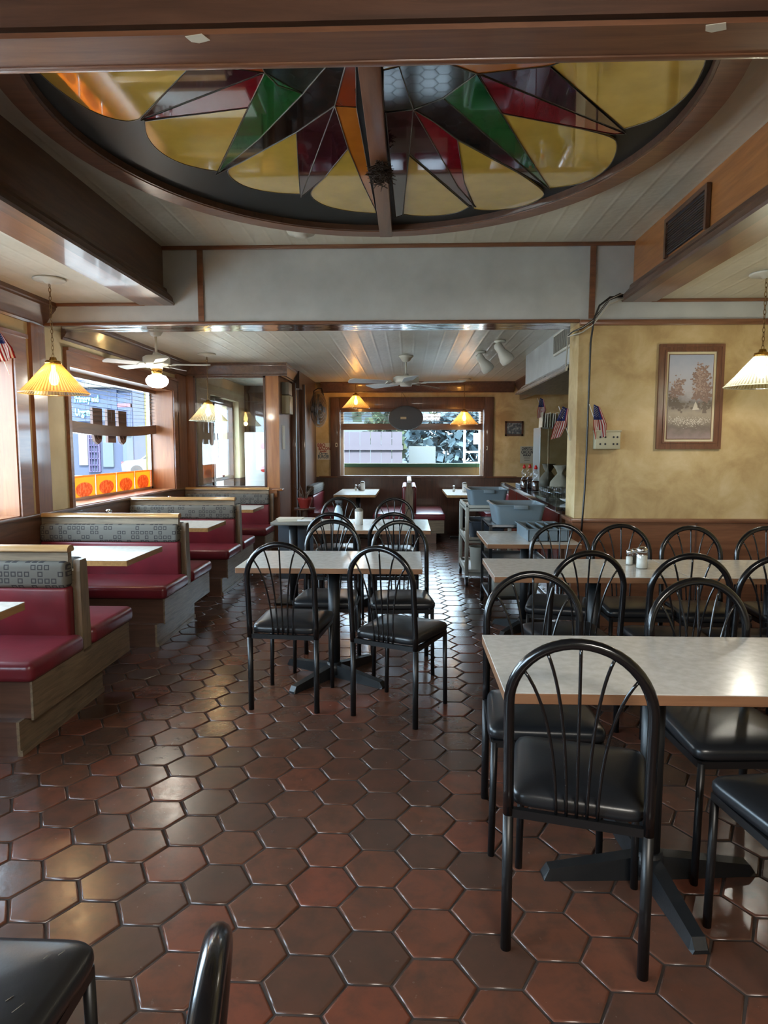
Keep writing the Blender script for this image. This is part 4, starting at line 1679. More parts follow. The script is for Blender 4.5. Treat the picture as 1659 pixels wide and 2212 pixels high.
b_ = bottle(1.50, 8.62, .935, 'glass syrup bottle with red cap, left of the three on the counter', .13)
dup(b_, (1.59, 8.72, .935), 0, 'glass syrup bottle with red cap and red label, middle of the three on the counter')
b3 = dup(b_, (1.585, 8.3, .935), 0, 'glass syrup bottle with red cap standing right beside the mirror cabinet')
bm = bm_new()
add_box(bm, 1.5, 8.95, .936, 1.76, 9.3, .99, bev=.01)
tag(link('condiment_tray', bm, 'dark_grey_plastic'), 'black condiment tray at the far end of the counter behind the bottles', 'tray')

# tall mirror-fronted cabinet standing on the counter
mc = thing('mirror_cabinet', 'tall mirror-fronted cooler cabinet standing on the service counter', 'cabinet', (1.885, 8.6, .935))
box_part('body', 'grey_paint', mc, -.235, -.2, 0, .3, .25, .79)
box_part('mirror_panel', 'mirror', mc, -.12, -.208, .02, .3, -.2, .77)
box_part('glass_door', mat('bright_steel', rgb((215, 220, 222)), .06, 1.0), mc, -.225, -.206, .02, -.135, -.2, .77)
box_part('trim_strip', 'chrome', mc, -.235, -.214, 0, -.222, -.2, .79)
box_part('trim_strip', 'chrome', mc, -.138, -.214, 0, -.124, -.2, .79)
# menus standing in a rack on the cabinet
rk = thing('menu_rack', 'row of upright paper menus standing on top of the mirror cabinet', 'menus', (1.885, 8.6, 1.726))
for k in range(15):
    bm = bm_new()
    x = -.2 + k * .032
    add_box(bm, x, -.12, 0.0, x + .006, .1, .19 - .01 * (k % 3))
    bmesh.ops.transform(bm, matrix=Matrix.Translation((x, 0, 0)) @ Matrix.Rotation(.04 + .03 * math.sin(k * 2.1), 4, 'Y') @ Matrix.Translation((-x, 0, 0)), verts=bm.verts[:])
    link('menu', bm, 'paper' if k % 3 else 'almond_plastic', rk)

# rack of glasses and dishes at the near end of the counter
gr = thing('glass_rack', 'clear rack crowded with glasses at the near end of the counter', 'glass rack', (1.645, 7.25, .936))
box_part('tray', 'jar_glass', gr, -.2, -.25, 0, .2, .25, .012)
for i in range(4):
    for j in range(5):
        bm = bm_new()
        add_lathe(bm, [(0, .015), (.028, .015), (.036, .11), (.033, .11), (.026, .02), (0, .02)], -.14 + i * .093, -.2 + j * .1, 16)
        link('glass', bm, 'jar_glass', gr)
bm = bm_new()
add_lathe(bm, [(0, .005), (.06, .005), (.11, .03), (.12, .04), (.06, .014), (0, .012)], 0, 0, 28)
tag(link('white_bowl', bm, 'white_plastic', loc=(1.62, 6.6, .935)), 'shallow white bowl at the near corner of the counter', 'bowl')
bm = bm_new()
add_lathe(bm, [(0, 0), (.09, 0), (.13, .06), (.12, .13), (.06, .2), (.035, .23), (.06, .28), (.09, .33), (.05, .3), (0, .27)], n=14)
for v_ in bm.verts:
    v_.co.x += random.uniform(-.012, .012)
    v_.co.y += random.uniform(-.012, .012)
tag(link('gathered_bag', bm, 'beige_bag', loc=(1.83, 8.05, .936), smooth=60), 'tied beige cloth bag in front of the mirror cabinet', 'bag')

# ------------------------------------------------------------------ shakers
def make_shaker(kind, label, loc):
    big = kind == 'sugar'
    t = thing('sugar_shaker' if big else kind + '_shaker', label, 'shaker', loc)
    r, h = (.034, .10) if big else (.021, .075)
    bm = bm_new()
    add_lathe(bm, [(0, .001), (r, .001), (r * 1.03, .008), (r * (.95 if not big else 1), h * .55), (r * (.8 if not big else 1), h * .9), (r * .8, h), (0, h)], n=24)
    link('jar', bm, 'jar_glass', t)
    bm = bm_new()
    lv = h * (.8 if big else .7)
    add_lathe(bm, [(0, .004), (r * .9, .004), (r * .88, lv * .95), (r * .4, lv), (0, lv)], n=20)
    link('contents', bm, 'pepper' if kind == 'pepper' else 'salt', t)
    bm = bm_new()
    add_lathe(bm, [(r * .85, h - .004), (r * .92, h + .004), (r * .92, h + (.018 if big else .012)), (r * .6, h + (.03 if big else .02)), (0, h + (.033 if big else .022))], n=24)
    link('lid', bm, 'chrome', t)
    return t


TZ = .7605
make_shaker('sugar', 'sugar shaker with chrome lid on the long middle table', (1.40, 3.98, TZ))
make_shaker('salt', 'small salt shaker beside the sugar shaker on the long middle table', (1.365, 4.10, TZ))
make_shaker('pepper', 'small shaker standing behind the salt on the long middle table', (1.41, 4.14, TZ))
make_shaker('sugar', 'sugar shaker on the booth table behind the second booth back', (-2.84, 6.22, TZ))
make_shaker('salt', 'salt shaker on the booth table behind the second booth back', (-2.755, 6.2, TZ))
make_shaker('sugar', 'sugar shaker on the booth table nearest the glass partition', (-2.87, 7.95, TZ))
make_shaker('salt', 'left small shaker on the booth table nearest the glass partition', (-2.79, 7.93, TZ))
make_shaker('pepper', 'right small shaker on the booth table nearest the glass partition', (-2.72, 7.95, TZ))
make_shaker('salt', 'left small shaker on the far left booth table', (-.86, 11.1, TZ))
make_shaker('pepper', 'small shaker next to the sugar on the far left booth table', (-.80, 11.1, TZ))
make_shaker('salt', 'small shaker on the far right booth table', (.76, 10.9, TZ))


def pourer(x, y, lab, s=1.0):
    t = thing('sugar_pourer', lab, 'shaker', (x, y, TZ))
    bm = bm_new()
    add_lathe(bm, [(0, .001), (.036 * s, .001), (.037 * s, .12 * s), (.034 * s, .13 * s), (0, .13 * s)], n=96, ribs=16, amp=.0015)
    link('jar', bm, 'white_plastic', t)
    bm = bm_new()
    add_lathe(bm, [(0, .155 * s), (.012 * s, .155 * s), (.03 * s, .148 * s), (.039 * s, .135 * s), (.039 * s, .125 * s), (0, .125 * s)], n=28)
    link('lid', bm, 'grey_paint', t)


pourer(-.45, 6.18, 'fluted white sugar pourer on the second table behind the centre table')
pourer(-.745, 11.1, 'tall white sugar pourer on the far left booth table')
pourer(.93, 10.85, 'tall white sugar pourer on the far right booth table')
sbt = thing('spray_bottle', 'pale blue spray bottle with black trigger on the second table', 'spray bottle', (-.66, 6.36, TZ))
bm = bm_new()
add_lathe(bm, [(0, .001), (.042, .001), (.044, .02), (.042, .1), (.03, .14), (.016, .165), (.014, .18), (0, .18)], n=28)
link('bottle', bm, mat('pale_blue', rgb((176, 206, 222)), .3), sbt)
bm = bm_new()
add_box(bm, -.015, -.045, .18, .015, .03, .215, bev=.006)
add_tube(bm, [(0, -.03, .185), (0, -.04, .16), (0, -.03, .14)], .005, 8)
add_tube(bm, [(0, 0, .16), (0, 0, .19)], .017, 12)
bmesh.ops.transform(bm, matrix=Matrix.Rotation(1.2, 4, 'Z'), verts=bm.verts[:])
link('trigger', bm, 'black_rubber', sbt, smooth=40)

# ------------------------------------------------------------------ carts, bus tubs, cutlery tray
def tub(lab, cx, cy, z, w, d, h, m_='blue_grey_plastic', taper=.86, name='bus_tub'):
    t = thing(name, lab, 'tub', (cx, cy, z), 0, 'grey plastic bus tubs')
    bm = bm_new()

    def loop(s, zz, inset=0.0):
        hw_, hd = w / 2 * s - inset, d / 2 * s - inset
        r = .04
        pts = []
        for (sx, sy, a0) in ((1, 1, 0), (-1, 1, PI / 2), (-1, -1, PI), (1, -1, 3 * PI / 2)):
            for k in range(5):
                a = a0 + k * PI / 8
                pts.append(bm.verts.new((sx * (hw_ - r) + r * math.cos(a), sy * (hd - r) + r * math.sin(a), zz)))
        return pts
    L = [loop(taper, 0.001), loop(1.0, h - .012), loop(1.0, h - .012, -.018), loop(1.0, h - .003, -.02), loop(1.0, h, -.016), loop(1.0, h, .004), loop(taper, .006, .004)]
    for A, B in zip(L[:-1], L[1:]):
        n = len(A)
        for k in range(n):
            f = bm.faces.new((A[k], A[(k + 1) % n], B[(k + 1) % n], B[k]))
            f.smooth = True
    bm.faces.new(L[0])
    bm.faces.new(L[-1])
    link('tub_body', bm, m_, t, smooth=45)
    bm = bm_new()
    add_box(bm, -w * .14, -d / 2 - .03, h - .04, w * .14, -d / 2 - .012, h - .002, bev=.005)
    add_box(bm, -w * .14, d / 2 + .012, h - .04, w * .14, d / 2 + .03, h - .002, bev=.005)
    link('handle', bm, m_, t, smooth=40)
    return t


c1 = thing('utility_cart', 'light grey plastic three-shelf utility cart in the passage', 'cart', (.86, 7.45, 0))
for z in (.14, .49, .83):
    bm = bm_new()
    add_box(bm, -.24, -.42, z, .24, .42, z + .015, bev=.004)
    for (a_, b_, c_, d_) in ((-.24, -.215, -.42, .42), (.215, .24, -.42, .42), (-.24, .24, -.42, -.395), (-.24, .24, .395, .42)):
        add_box(bm, a_, c_, z - .025, b_, d_, z + .04, bev=.005)
    link('shelf', bm, 'cart_plastic', c1, smooth=40)
for sx in (-1, 1):
    for sy in (-1, 1):
        bm = bm_new()
        add_box(bm, sx * .225 - .02, sy * .405 - .02, .12, sx * .225 + .02, sy * .405 + .02, .85, bev=.006)
        link('post', bm, 'cart_plastic', c1, smooth=40)
        bm = bm_new()
        x_, y_ = sx * .225, sy * .405
        pts = [(x_ - .02, y_ + .045 * math.cos(a), .047 + .045 * math.sin(a)) for a in [0]]
        add_tube(bm, [(x_ - .014, y_ - .01, .05), (x_ + .014, y_ - .01, .05)], .049, 28)
        w_ = link('caster', bm, 'black_rubber', c1, smooth=40)
        bm = bm_new()
        add_tube(bm, [(x_ - .017, y_ - .01, .05), (x_ + .017, y_ - .01, .05)], .028, 20)
        add_box(bm, x_ - .022, y_ - .015, .05, x_ - .017, y_ + .015, .125)
        add_box(bm, x_ + .017, y_ - .015, .05, x_ + .022, y_ + .015, .125)
        link('caster_fork', bm, 'steel', w_)
tub('grey bus tub on the top shelf of the plastic utility cart', .86, 7.3, .872 - .026, .40, .52, .19)
tub('dark blue bus tub on the middle shelf of the plastic utility cart', .86, 7.3, .506, .38, .50, .19, 'dark_grey_plastic')
pl = thing('pail', 'grey round pail on the bottom shelf of the plastic utility cart', 'pail', (.80, 7.22, .156))
bm = bm_new()
add_lathe(bm, [(0, .001), (.1, .001), (.12, .24), (.128, .24), (.128, .25), (.115, .25), (.096, .01), (0, .01)], n=32)
link('pail_body', bm, 'cart_plastic', pl, smooth=40)
c2 = thing('metal_cart', 'dark metal service cart behind the cutlery table', 'cart', (.98, 6.08, 0))
for z in (.15, .46, .78):
    bm = bm_new()
    add_box(bm, -.26, -.31, z, .26, .31, z + .01)
    for (a_, b_, c_, d_) in ((-.26, -.25, -.31, .31), (.25, .26, -.31, .31), (-.26, .26, -.31, -.30), (-.26, .26, .30, .31)):
        add_box(bm, a_, c_, z, b_, d_, z + .03)
    link('shelf', bm, 'steel', c2)
for sx in (-1, 1):
    for sy in (-1, 1):
        bm = bm_new()
        add_box(bm, sx * .255 - .013, sy * .305 - .013, .1, sx * .255 + .013, sy * .305 + .013, .81)
        link('post', bm, 'black_iron', c2)
        bm = bm_new()
        add_tube(bm, [(sx * .255 - .014, sy * .305, .05), (sx * .255 + .014, sy * .305, .05)], .048, 24)
        link('caster', bm, 'black_rubber', c2, smooth=40)
tub('large grey bus tub on top of the metal service cart', .985, 6.06, .792, .44, .50, .19)
tub('grey bus tub on the lowest shelf of the metal service cart', .97, 6.05, .161, .42, .46, .2, 'cart_plastic')
ct = thing('cutlery_tray', 'grey compartment cutlery tray on the table by the wall end', 'tray', (1.08, 5.36, TZ))
bm = bm_new()
w_, d_ = .30, .52
for k in range(5):
    xa = -w_ / 2 + k * w_ / 4
    add_prism(bm, [(xa - .004, .0), (xa + .004, .0), (xa + .006, .095), (xa - .006, .095)], 'y', -d_ / 2, d_ / 2)
for yy in (-d_ / 2, d_ / 2 - .008):
    add_box(bm, -w_ / 2, yy, 0, w_ / 2, yy + .008, .095)
add_box(bm, -w_ / 2, -d_ / 2, 0, w_ / 2, d_ / 2, .006)
add_box(bm, -w_ / 2 - .02, -d_ / 2 - .02, .09, w_ / 2 + .02, -d_ / 2 + .004, .098)
add_box(bm, -w_ / 2 - .02, d_ / 2 - .004, .09, w_ / 2 + .02, d_ / 2 + .02, .098)
add_box(bm, -w_ / 2 - .02, -d_ / 2, .09, -w_ / 2 + .004, d_ / 2, .098)
add_box(bm, w_ / 2 - .004, -d_ / 2, .09, w_ / 2 + .02, d_ / 2, .098)
link('tray_body', bm, 'blue_grey_plastic', ct)
bm = bm_new()
for k in range(4):
    for j in range(3):
        xa = -w_ / 2 + (k + .5) * w_ / 4 + (j - 1) * .014
        add_tube(bm, [(xa, -.2, .02 + j * .004), (xa, .1, .02 + j * .004), (xa, .2, .03)], .004, 6)
link('cutlery', bm, 'chrome', ct)

# small stand with papers left of the second table
st = thing('side_stand', 'small grey stand with a stack of papers beside the booth aisle', 'stand', (-1.08, 6.28, 0))
box_part('stand_top', 'grey_paint', st, -.19, -.16, .755, .19, .16, .785, bev=.005)
bm = bm_new()
add_tube(bm, [(0, -.03, .02), (0, -.03, .76)], .04, 18)
link('column', bm, 'black_iron', st)
bm = bm_new()
add_box(bm, -.17, -.17, 0, .17, .17, .03, bev=.01)
link('base', bm, 'black_iron', st, smooth=40)
box_part('back_panel', 'dark_grey_plastic', st, -.17, .1, .2, .17, .12, .755)
bm = bm_new()
for k in range(5):
    a_ = random.uniform(-.2, .2)
    vs = add_box(bm, -.13, -.1, .786 + k * .005, .11, .08, .7905 + k * .005)
    bmesh.ops.transform(bm, matrix=Matrix.Rotation(a_, 4, 'Z'), verts=vs)
tag(link('paper_stack', bm, 'paper', loc=(-1.1, 6.28, 0)), 'loose stack of white papers on the small grey stand', 'papers')
bm = bm_new()
add_box(bm, -.05, -.12, 0, .09, .08, .02, bev=.006)
tag(link('folded_napkins', bm, 'white_plastic', loc=(-.98, 6.3, .786), smooth=40), 'folded white cloth at the right end of the small grey stand', 'napkins')

# potted dry plant behind it
pp = thing('potted_plant', 'withered plant in a red pot on a stool by the inner doorway', 'plant', (-1.44, 9.3, 0))
bm = bm_new()
add_lathe(bm, [(0, 0), (.16, 0), (.16, .02), (.04, .03), (.04, .6), (.15, .61), (.15, .63), (0, .63)], n=24)
link('stool', bm, 'dark_wood_z', pp, smooth=40)
bm = bm_new()
add_lathe(bm, [(0, .631), (.07, .631), (.1, .75), (.105, .75), (.105, .77), (.09, .77), (.06, .65), (0, .65)], n=24)
link('pot', bm, 'terracotta', pp, smooth=40)
bm = bm_new()
for k in range(16):
    a_ = random.uniform(0, 2 * PI)
    l_ = random.uniform(.1, .22)
    add_tube(bm, [(0, 0, .7), (math.cos(a_) * l_ * .4, math.sin(a_) * l_ * .4, .75 + l_ * .6), (math.cos(a_) * l_ * .8, math.sin(a_) * l_ * .8, .75 + l_)], [.004, .003, .0015], 5)
link('stems', bm, 'leaf_dry', pp)

# ------------------------------------------------------------------ things on the partition and back wall
gb = thing('wall_speaker', 'grey two-part box mounted high on the dark vestibule side wall', 'wall box', (-1.70, 9.35, 2.07))
box_part('upper_case', 'grey_paint', gb, -.03, -.13, .13, .07, .13, .30, bev=.006)
box_part('lower_case', 'almond_plastic', gb, -.03, -.13, -.13, .08, .13, .12, bev=.006)
bm = bm_new()
add_box(bm, -1.729, 9.2, 1.45, -1.725, 9.42, 1.78)
tag(link('wall_notice', bm, 'paper'), 'white paper notice on the dark vestibule side wall', 'notice')

wf = thing('wall_fan', 'round black caged wall fan mounted beside the inner doorway', 'fan', (-1.46, 11.0, 2.1))
bm = bm_new()
for rr_ in (.29, .24, .19, .14, .09, .05):
    add_tube(bm, [(0.04 * math.sqrt(max(0, 1 - (rr_ / .3) ** 2)), rr_ * math.cos(a * PI / 16), rr_ * math.sin(a * PI / 16)) for a in range(32)], .003, 5, closed=True)
for k in range(90):
    a_ = 2 * PI * k / 90
    add_tube(bm, [(.04, .04 * math.cos(a_), .04 * math.sin(a_)), (.03, .18 * math.cos(a_), .18 * math.sin(a_)), (0, .295 * math.cos(a_), .295 * math.sin(a_)), (-.05, .2 * math.cos(a_), .2 * math.sin(a_)), (-.06, .05 * math.cos(a_), .05 * math.sin(a_))], .0018, 4)
cage = link('cage', bm, 'black_iron', wf)
bm = bm_new()
for k in range(4):
    a_ = k * PI / 2
    q = [(-.015, .04, 0), (.0, .24, -.05), (0, .25, .04), (.015, .1, .06)]
    fs = [bm.verts.new(Vector((x, y * math.cos(a_) - z * math.sin(a_), y * math.sin(a_) + z * math.cos(a_)))) for x, y, z in q]
    bm.faces.new(fs)
bmesh.ops.solidify(bm, geom=bm.faces[:], thickness=.003)
link('fan_blades', bm, 'black_iron', wf)
bm = bm_new()
add_tube(bm, [(-.12, 0, 0), (-.03, 0, 0)], .06, 20)
link('motor', bm, 'black_iron', wf)
bm = bm_new()
add_tube(bm, [(-.13, 0.02, .02), (-.08, 0, .30), (.0, 0, .34), (.08, -.03, .33), (.12, -.05, .22)], .009, 8)
link('bracket', bm, 'black_iron', wf)
for ch in wf.children:
    ch.rotation_euler = (0, 0, math.radians(-20))


def sign(name, lab, cx, cz, w, h, y, m_, lines):
    t = thing(name, lab, 'sign', (cx, y, cz))
    box_part('card', m_, t, -w / 2, -.004, -h / 2, w / 2, 0, h / 2)
    for (s, dx, dz, sz, mm, xs) in lines:
        text_part('lettering', s, sz, mm, t, (dx, -.0052, dz), FACE_CAM, .0006, 'CENTER', .002, xs)
    return t


a_, b_ = P(684, 957, y=11.69), P(713, 993, y=11.69)
sign('handwritten_sign', 'white handwritten BBQ bacon burger sign on the back wall left of the window', (a_.x + b_.x) / 2, (a_.z + b_.z) / 2, b_.x - a_.x, a_.z - b_.z, 11.698, 'paper',
     [('BBQ', -.035, .105, .08, 'red_ink', .9), ('BACON', .02, .045, .075, 'red_ink', .8), ('double', 0, 0, .045, 'red_ink', 1), ('Cheese', 0, -.04, .05, 'blue_ink', 1), ('BURGER', 0, -.095, .085, 'blue_ink', .62)])
a_, b_ = P(1124, 964, y=11.69), P(1153, 1001, y=11.69)
sign('printed_sign', 'grey CHIPOTLE CHICKEN WRAP sign on the back wall above the syrup bottles', (a_.x + b_.x) / 2, (a_.z + b_.z) / 2, b_.x - a_.x, a_.z - b_.z, 11.698, 'grey_paper',
     [('CHIPOTLE', 0, .105, .065, 'ink', .62), ('CHICKEN', 0, .045, .075, 'ink', .62), ('WRAP', 0, -.01, .05, 'ink', 1), ('--------', 0, -.05, .04, 'ink', 1), ('-------', 0, -.09, .04, 'ink', 1)])
a_, b_ = P(1091, 910, y=11.69), P(1130, 942, y=11.69)
fp = thing('framed_photo', 'small dark framed group photo on the back wall right of the window', 'picture', ((a_.x + b_.x) / 2, 11.7, (a_.z + b_.z) / 2))
w_, h_ = (b_.x - a_.x) / 2, (a_.z - b_.z) / 2
bm = bm_new()
for (p0, p1, q0, q1) in ((-w_, -w_ + .03, -h_, h_), (w_ - .03, w_, -h_, h_), (-w_, w_, h_ - .03, h_), (-w_, w_, -h_, -h_ + .03)):
    add_box(bm, p0, -.02, q0, p1, -.001, q1)
link('frame', bm, 'dark_wood_x', fp)
m = mat('photo_print', (1, 1, 1), .4)
base(m, ramp(m, noise(m, coords(m), 25, 4), [(.35, rgb((58, 66, 76))), (.5, rgb((92, 98, 102))), (.62, rgb((150, 150, 146)))]))
box_part('photo', 'photo_print', fp, -w_ + .02, -.01, -h_ + .02, w_ - .02, -.002, h_ - .02)
for (px, py, lab) in ((727, 961, 'small outlet plate on the left side of the back window frame'), (1051, 968, 'small switch plate on the right side of the back window frame')):
    q = P(px, py, y=11.655)
    t = thing('outlet_plate', lab, 'outlet', (q.x, 11.66, q.z))
    box_part('plate', 'enamel_white', t, -.02, -.006, -.035, .02, 0, .035, bev=.002)
    box_part('socket', 'ink', t, -.008, -.008, -.02, .008, -.006, .02)

# oval sign hanging in the back window (seen from behind)
ov = thing('hanging_oval_sign', 'dark oval sign hanging in the back window, seen from behind', 'sign', (-.03, 11.6, 1.98))
bm = bm_new()
add_prism(bm, [(.285 * math.cos(a * PI / 24), .19 * math.sin(a * PI / 24)) for a in range(48)], 'y', -.02, .02)
link('sign_face', bm, 'dark_grey_plastic', ov)
bm = bm_new()
add_tube(bm, [(.285 * math.cos(a * PI / 24), 0, .19 * math.sin(a * PI / 24)) for a in range(48)], .02, 8, closed=True)
link('sign_rim', bm, 'dark_grey_plastic', ov)
box_part('power_label', 'almond_plastic', ov, -.09, -.024, -.02, .01, -.02, .02)
bm = bm_new()
add_tube(bm, [(-.06, 0, .18), (-.07, 0, .45)], .003, 6)
add_tube(bm, [(.06, 0, .18), (.0, -.02, .34), (-.07, 0, .45)], .003, 6)
link('hanger', bm, 'cable_black', ov)


# blinds: back window
def blind_back():
    t = thing('window_blind', 'dark slatted blind drawn up at the top of the back window', 'blind', (0.07, 11.74, 2.13))
    w_ = 1.23
    box_part('head_rail', 'dark_wood_x', t, -w_, -.03, -.04, w_, .03, 0)
    for k in range(4):
        box_part('slat', 'dark_wood_x', t, -w_, -.025, -.075 - k * .045, w_, .025, -.07 - k * .045)
    box_part('slat_stack', 'dark_wood_x', t, -w_, -.03, -.35, w_, .03, -.24)
    bm = bm_new()
    for x in (-1.1, -.4, .4, 1.1):
        add_tube(bm, [(x, 0, 0), (x, 0, -.26)], .0015, 5)
    add_tube(bm, [(1.12, -.03, 0), (1.13, -.03, -1.1)], .002, 5)
    link('cord', bm, 'cable_black', t)


blind_back()
# left window blind with sagging bottom rail
mat('blind_dark', rgb((30, 24, 22)), .6)
t = thing('window_blind', 'half lowered slatted blind with sagging bottom rail in the left window', 'blind', (-3.22, 7.17, 2.18))
LW = 1.27
box_part('head_rail', 'dark_wood_y', t, -.03, -LW, -.03, .03, LW, .015)
for k in range(9):
    bm = bm_new()
    z = -.06 - k * .041
    pts = []
    for (xx) in (-.015, .015):
        for q in range(13):
            y = -LW + 2 * LW * q / 12
            sag = -.035 * (k / 9) * (1 - (y / LW) ** 2)
            pts.append((xx, y, z + sag))
    top = [bm.verts.new(p) for p in pts]
    bot = [bm.verts.new((p[0], p[1], p[2] - .0022)) for p in pts]
    for q in range(12):
        bm.faces.new((top[q], top[q + 1], top[14 + q], top[13 + q]))
        bm.faces.new((bot[q], bot[q + 1], bot[14 + q], bot[13 + q]))
        bm.faces.new((top[q], top[q + 1], bot[q + 1], bot[q]))
        bm.faces.new((top[13 + q], top[14 + q], bot[14 + q], bot[13 + q]))
    link('slat', bm, 'blind_dark', t)
bm = bm_new()
add_tube(bm, [(0, -LW + 2 * LW * q / 16, -.475 - .05 * (1 - ((-LW + 2 * LW * q / 16) / LW) ** 2)) for q in range(17)], .004, 6)
vs = []
for q in range(17):
    y = -LW + 2 * LW * q / 16
    s_ = -.05 * (1 - (y / LW) ** 2)
    vs.append([bm.verts.new((xx, y, zz + s_)) for xx, zz in ((-.025, -.42), (.025, -.42), (.025, -.53), (-.025, -.53))])
for A, B in zip(vs[:-1], vs[1:]):
    for k in range(4):
        bm.faces.new((A[k], A[(k + 1) % 4], B[(k + 1) % 4], B[k]))
bm.faces.new(vs[0])
bm.faces.new(vs[-1])
link('bottom_rail', bm, 'dark_wood_y', t)
bm = bm_new()
for y in (-1.0, -.5, 0, .5, 1.0):
    for dx in (-.02, .02):
        add_tube(bm, [(dx, y, 0), (dx, y, -.44 - .05 * (1 - (y / LW) ** 2))], .0015, 5)
link('cord', bm, 'cable_black', t)

# letters hanging in the left window, seen from behind
hl = thing('hanging_letters', 'three brown block letters hanging in the left window, seen from behind', 'sign', (-3.272, 6.97, 1.70))
mat('letter_brown', rgb((116, 92, 84)), .7)
for k, (y0_, kind) in enumerate(((0, 'U'), (.33, 'I'), (.62, 'U'))):
    bm = bm_new()
    if kind == 'U':
        out = [(y0_ - .11, .19), (y0_ - .105, -.08), (y0_ - .07, -.16), (y0_, -.19), (y0_ + .07, -.16), (y0_ + .105, -.08), (y0_ + .11, .19)]
    else:
        out = [(y0_ - .1, .19), (y0_ - .1, -.17), (y0_ + .1, -.17), (y0_ + .1, .19)]
    add_prism(bm, out, 'x', -.015, .012)
    link('letter', bm, 'letter_brown', hl)
    if kind == 'U':
        bm = bm_new()
        add_tube(bm, [(.022, y0_ + .045 * math.cos(a * PI / 8), -.08 + .06 * math.sin(a * PI / 8)) for a in range(16)], .006, 6, closed=True)
        link('letter_ring', bm, 'paint_frame_wood', hl)

# menu posters stuck in the lower part of the left window
mat('poster_orange', rgb((246, 168, 72)), .5)
mat('poster_yellow', rgb((250, 220, 110)), .5)
mat('poster_food', rgb((190, 90, 40)), .5)
m = mat('poster_dish', (1, 1, 1), .5)
base(m, ramp(m, noise(m, coords(m), 28, 5, .7), [(.35, rgb((214, 140, 84))), (.5, rgb((240, 180, 110))), (.62, rgb((252, 236, 180)))]))


def backlit(name, fac=.55):
    m = MATS[name]
    b = m.node_tree.nodes['Principled BSDF']
    tr = nd(m, 'ShaderNodeBsdfTranslucent')
    src = b.inputs['Base Color']
    if src.is_linked:
        lk(m, src.links[0].from_socket, tr.inputs['Color'])
    else:
        tr.inputs['Color'].default_value = src.default_value
    mx_ = nd(m, 'ShaderNodeMixShader')
    mx_.inputs['Fac'].default_value = fac
    out_ = [n for n in m.node_tree.nodes if n.type == 'OUTPUT_MATERIAL'][0]
    lk(m, b.outputs[0], mx_.inputs[1])
    lk(m, tr.outputs[0], mx_.inputs[2])
    lk(m, mx_.outputs[0], out_.inputs['Surface'])


for q in ('poster_orange', 'poster_yellow', 'poster_dish'):
    backlit(q)
names = ('noodle plate', 'fish plate', 'sandwich plate', 'round bread')
for k in range(4):
    ya = 6.42 + k * .505
    t = thing('window_poster', ['orange menu poster nearest the camera in the lower left window', 'second orange menu poster from the left in the lower left window', 'third orange menu poster from the left in the lower left window', 'orange menu poster farthest back, with one round dish'][k], 'poster', (-3.285, ya, .96), 0, 'orange menu posters in the left window')
    bm = bm_new()
    add_box(bm, -.002, 0, 0, .0, .49, .235)
    link('poster_sheet', bm, 'poster_orange', t)
    bm = bm_new()
    for (a_, b_, c_, d_) in ((.0, .02, 0, .235), (.47, .49, 0, .235), (.02, .47, .215, .235)):
        add_box(bm, .0005, a_, c_, .0015, b_, d_)
    link('poster_border', bm, 'poster_yellow', t)
    bm = bm_new()
    n_ = 24
    add_prism(bm, [(.245 + .18 * math.cos(2 * PI * q / n_), .09 + (.075 if k < 3 else .09) * math.sin(2 * PI * q / n_)) for q in range(n_)], 'x', .0005, .0016)
    link('printed_dish', bm, 'poster_dish', t)

# white cabinet with round red stickers in the vestibule
wc = thing('white_cooler', 'tall white cooler with round red stickers seen through the partition glass', 'cooler', (-2.5, 11.85, 0))
box_part('body', 'white_plastic', wc, -.33, -.3, 0, .3, .35, 1.74, bev=.02)
for z in (1.1, 1.5):
    bm = bm_new()
    add_prism(bm, [(.0 + .055 * math.cos(a * PI / 12), z + .055 * math.sin(a * PI / 12)) for a in range(24)], 'y', -.304, -.3)
    link('sticker', bm, 'red', wc)

# ------------------------------------------------------------------ outside
def ext(r_, g_, b_, k=0.13):
    q = rgb((r_, g_, b_))
    return (q[0] * k, q[1] * k, q[2] * k, 1)


mat('asphalt', rgb((150, 150, 148)), .9)
mat('out_wall_blue', ext(84, 104, 150), .8)
mat('out_wall_pale', ext(150, 176, 190, .085), .8)
mat('sign_blue', ext(70, 100, 168), .6)
mat('sign_text', ext(120, 220, 236, .4), .5)
mat('pink', ext(214, 120, 150), .6)
mat('purple_grille', ext(110, 92, 170), .6)
mat('yellow_paint', ext(236, 208, 60), .5)
mat('car_silver', ext(176, 182, 190), .25, .3, coat=.6)
mat('car_glass', ext(50, 60, 70), .1)
m = mat('foliage', ext(60, 96, 52), .8)
base(m, ramp(m, noise(m, coords(m), 3, 5), [(.3, ext(48, 80, 50)), (.7, ext(110, 150, 90))]))
mat('fence_wood', ext(142, 138, 164), .8)
mat('green_paint', ext(62, 110, 84, .6), .6)
mat('tan_board', ext(196, 168, 128, .45), .7)
bm = bm_new()
add_box(bm, -70, -20, -.25, XL - WT, 80, -.15)
add_box(bm, XL - WT, 12.4, -.25, 40, 80, -.15)
struct('ground', bm, 'asphalt')

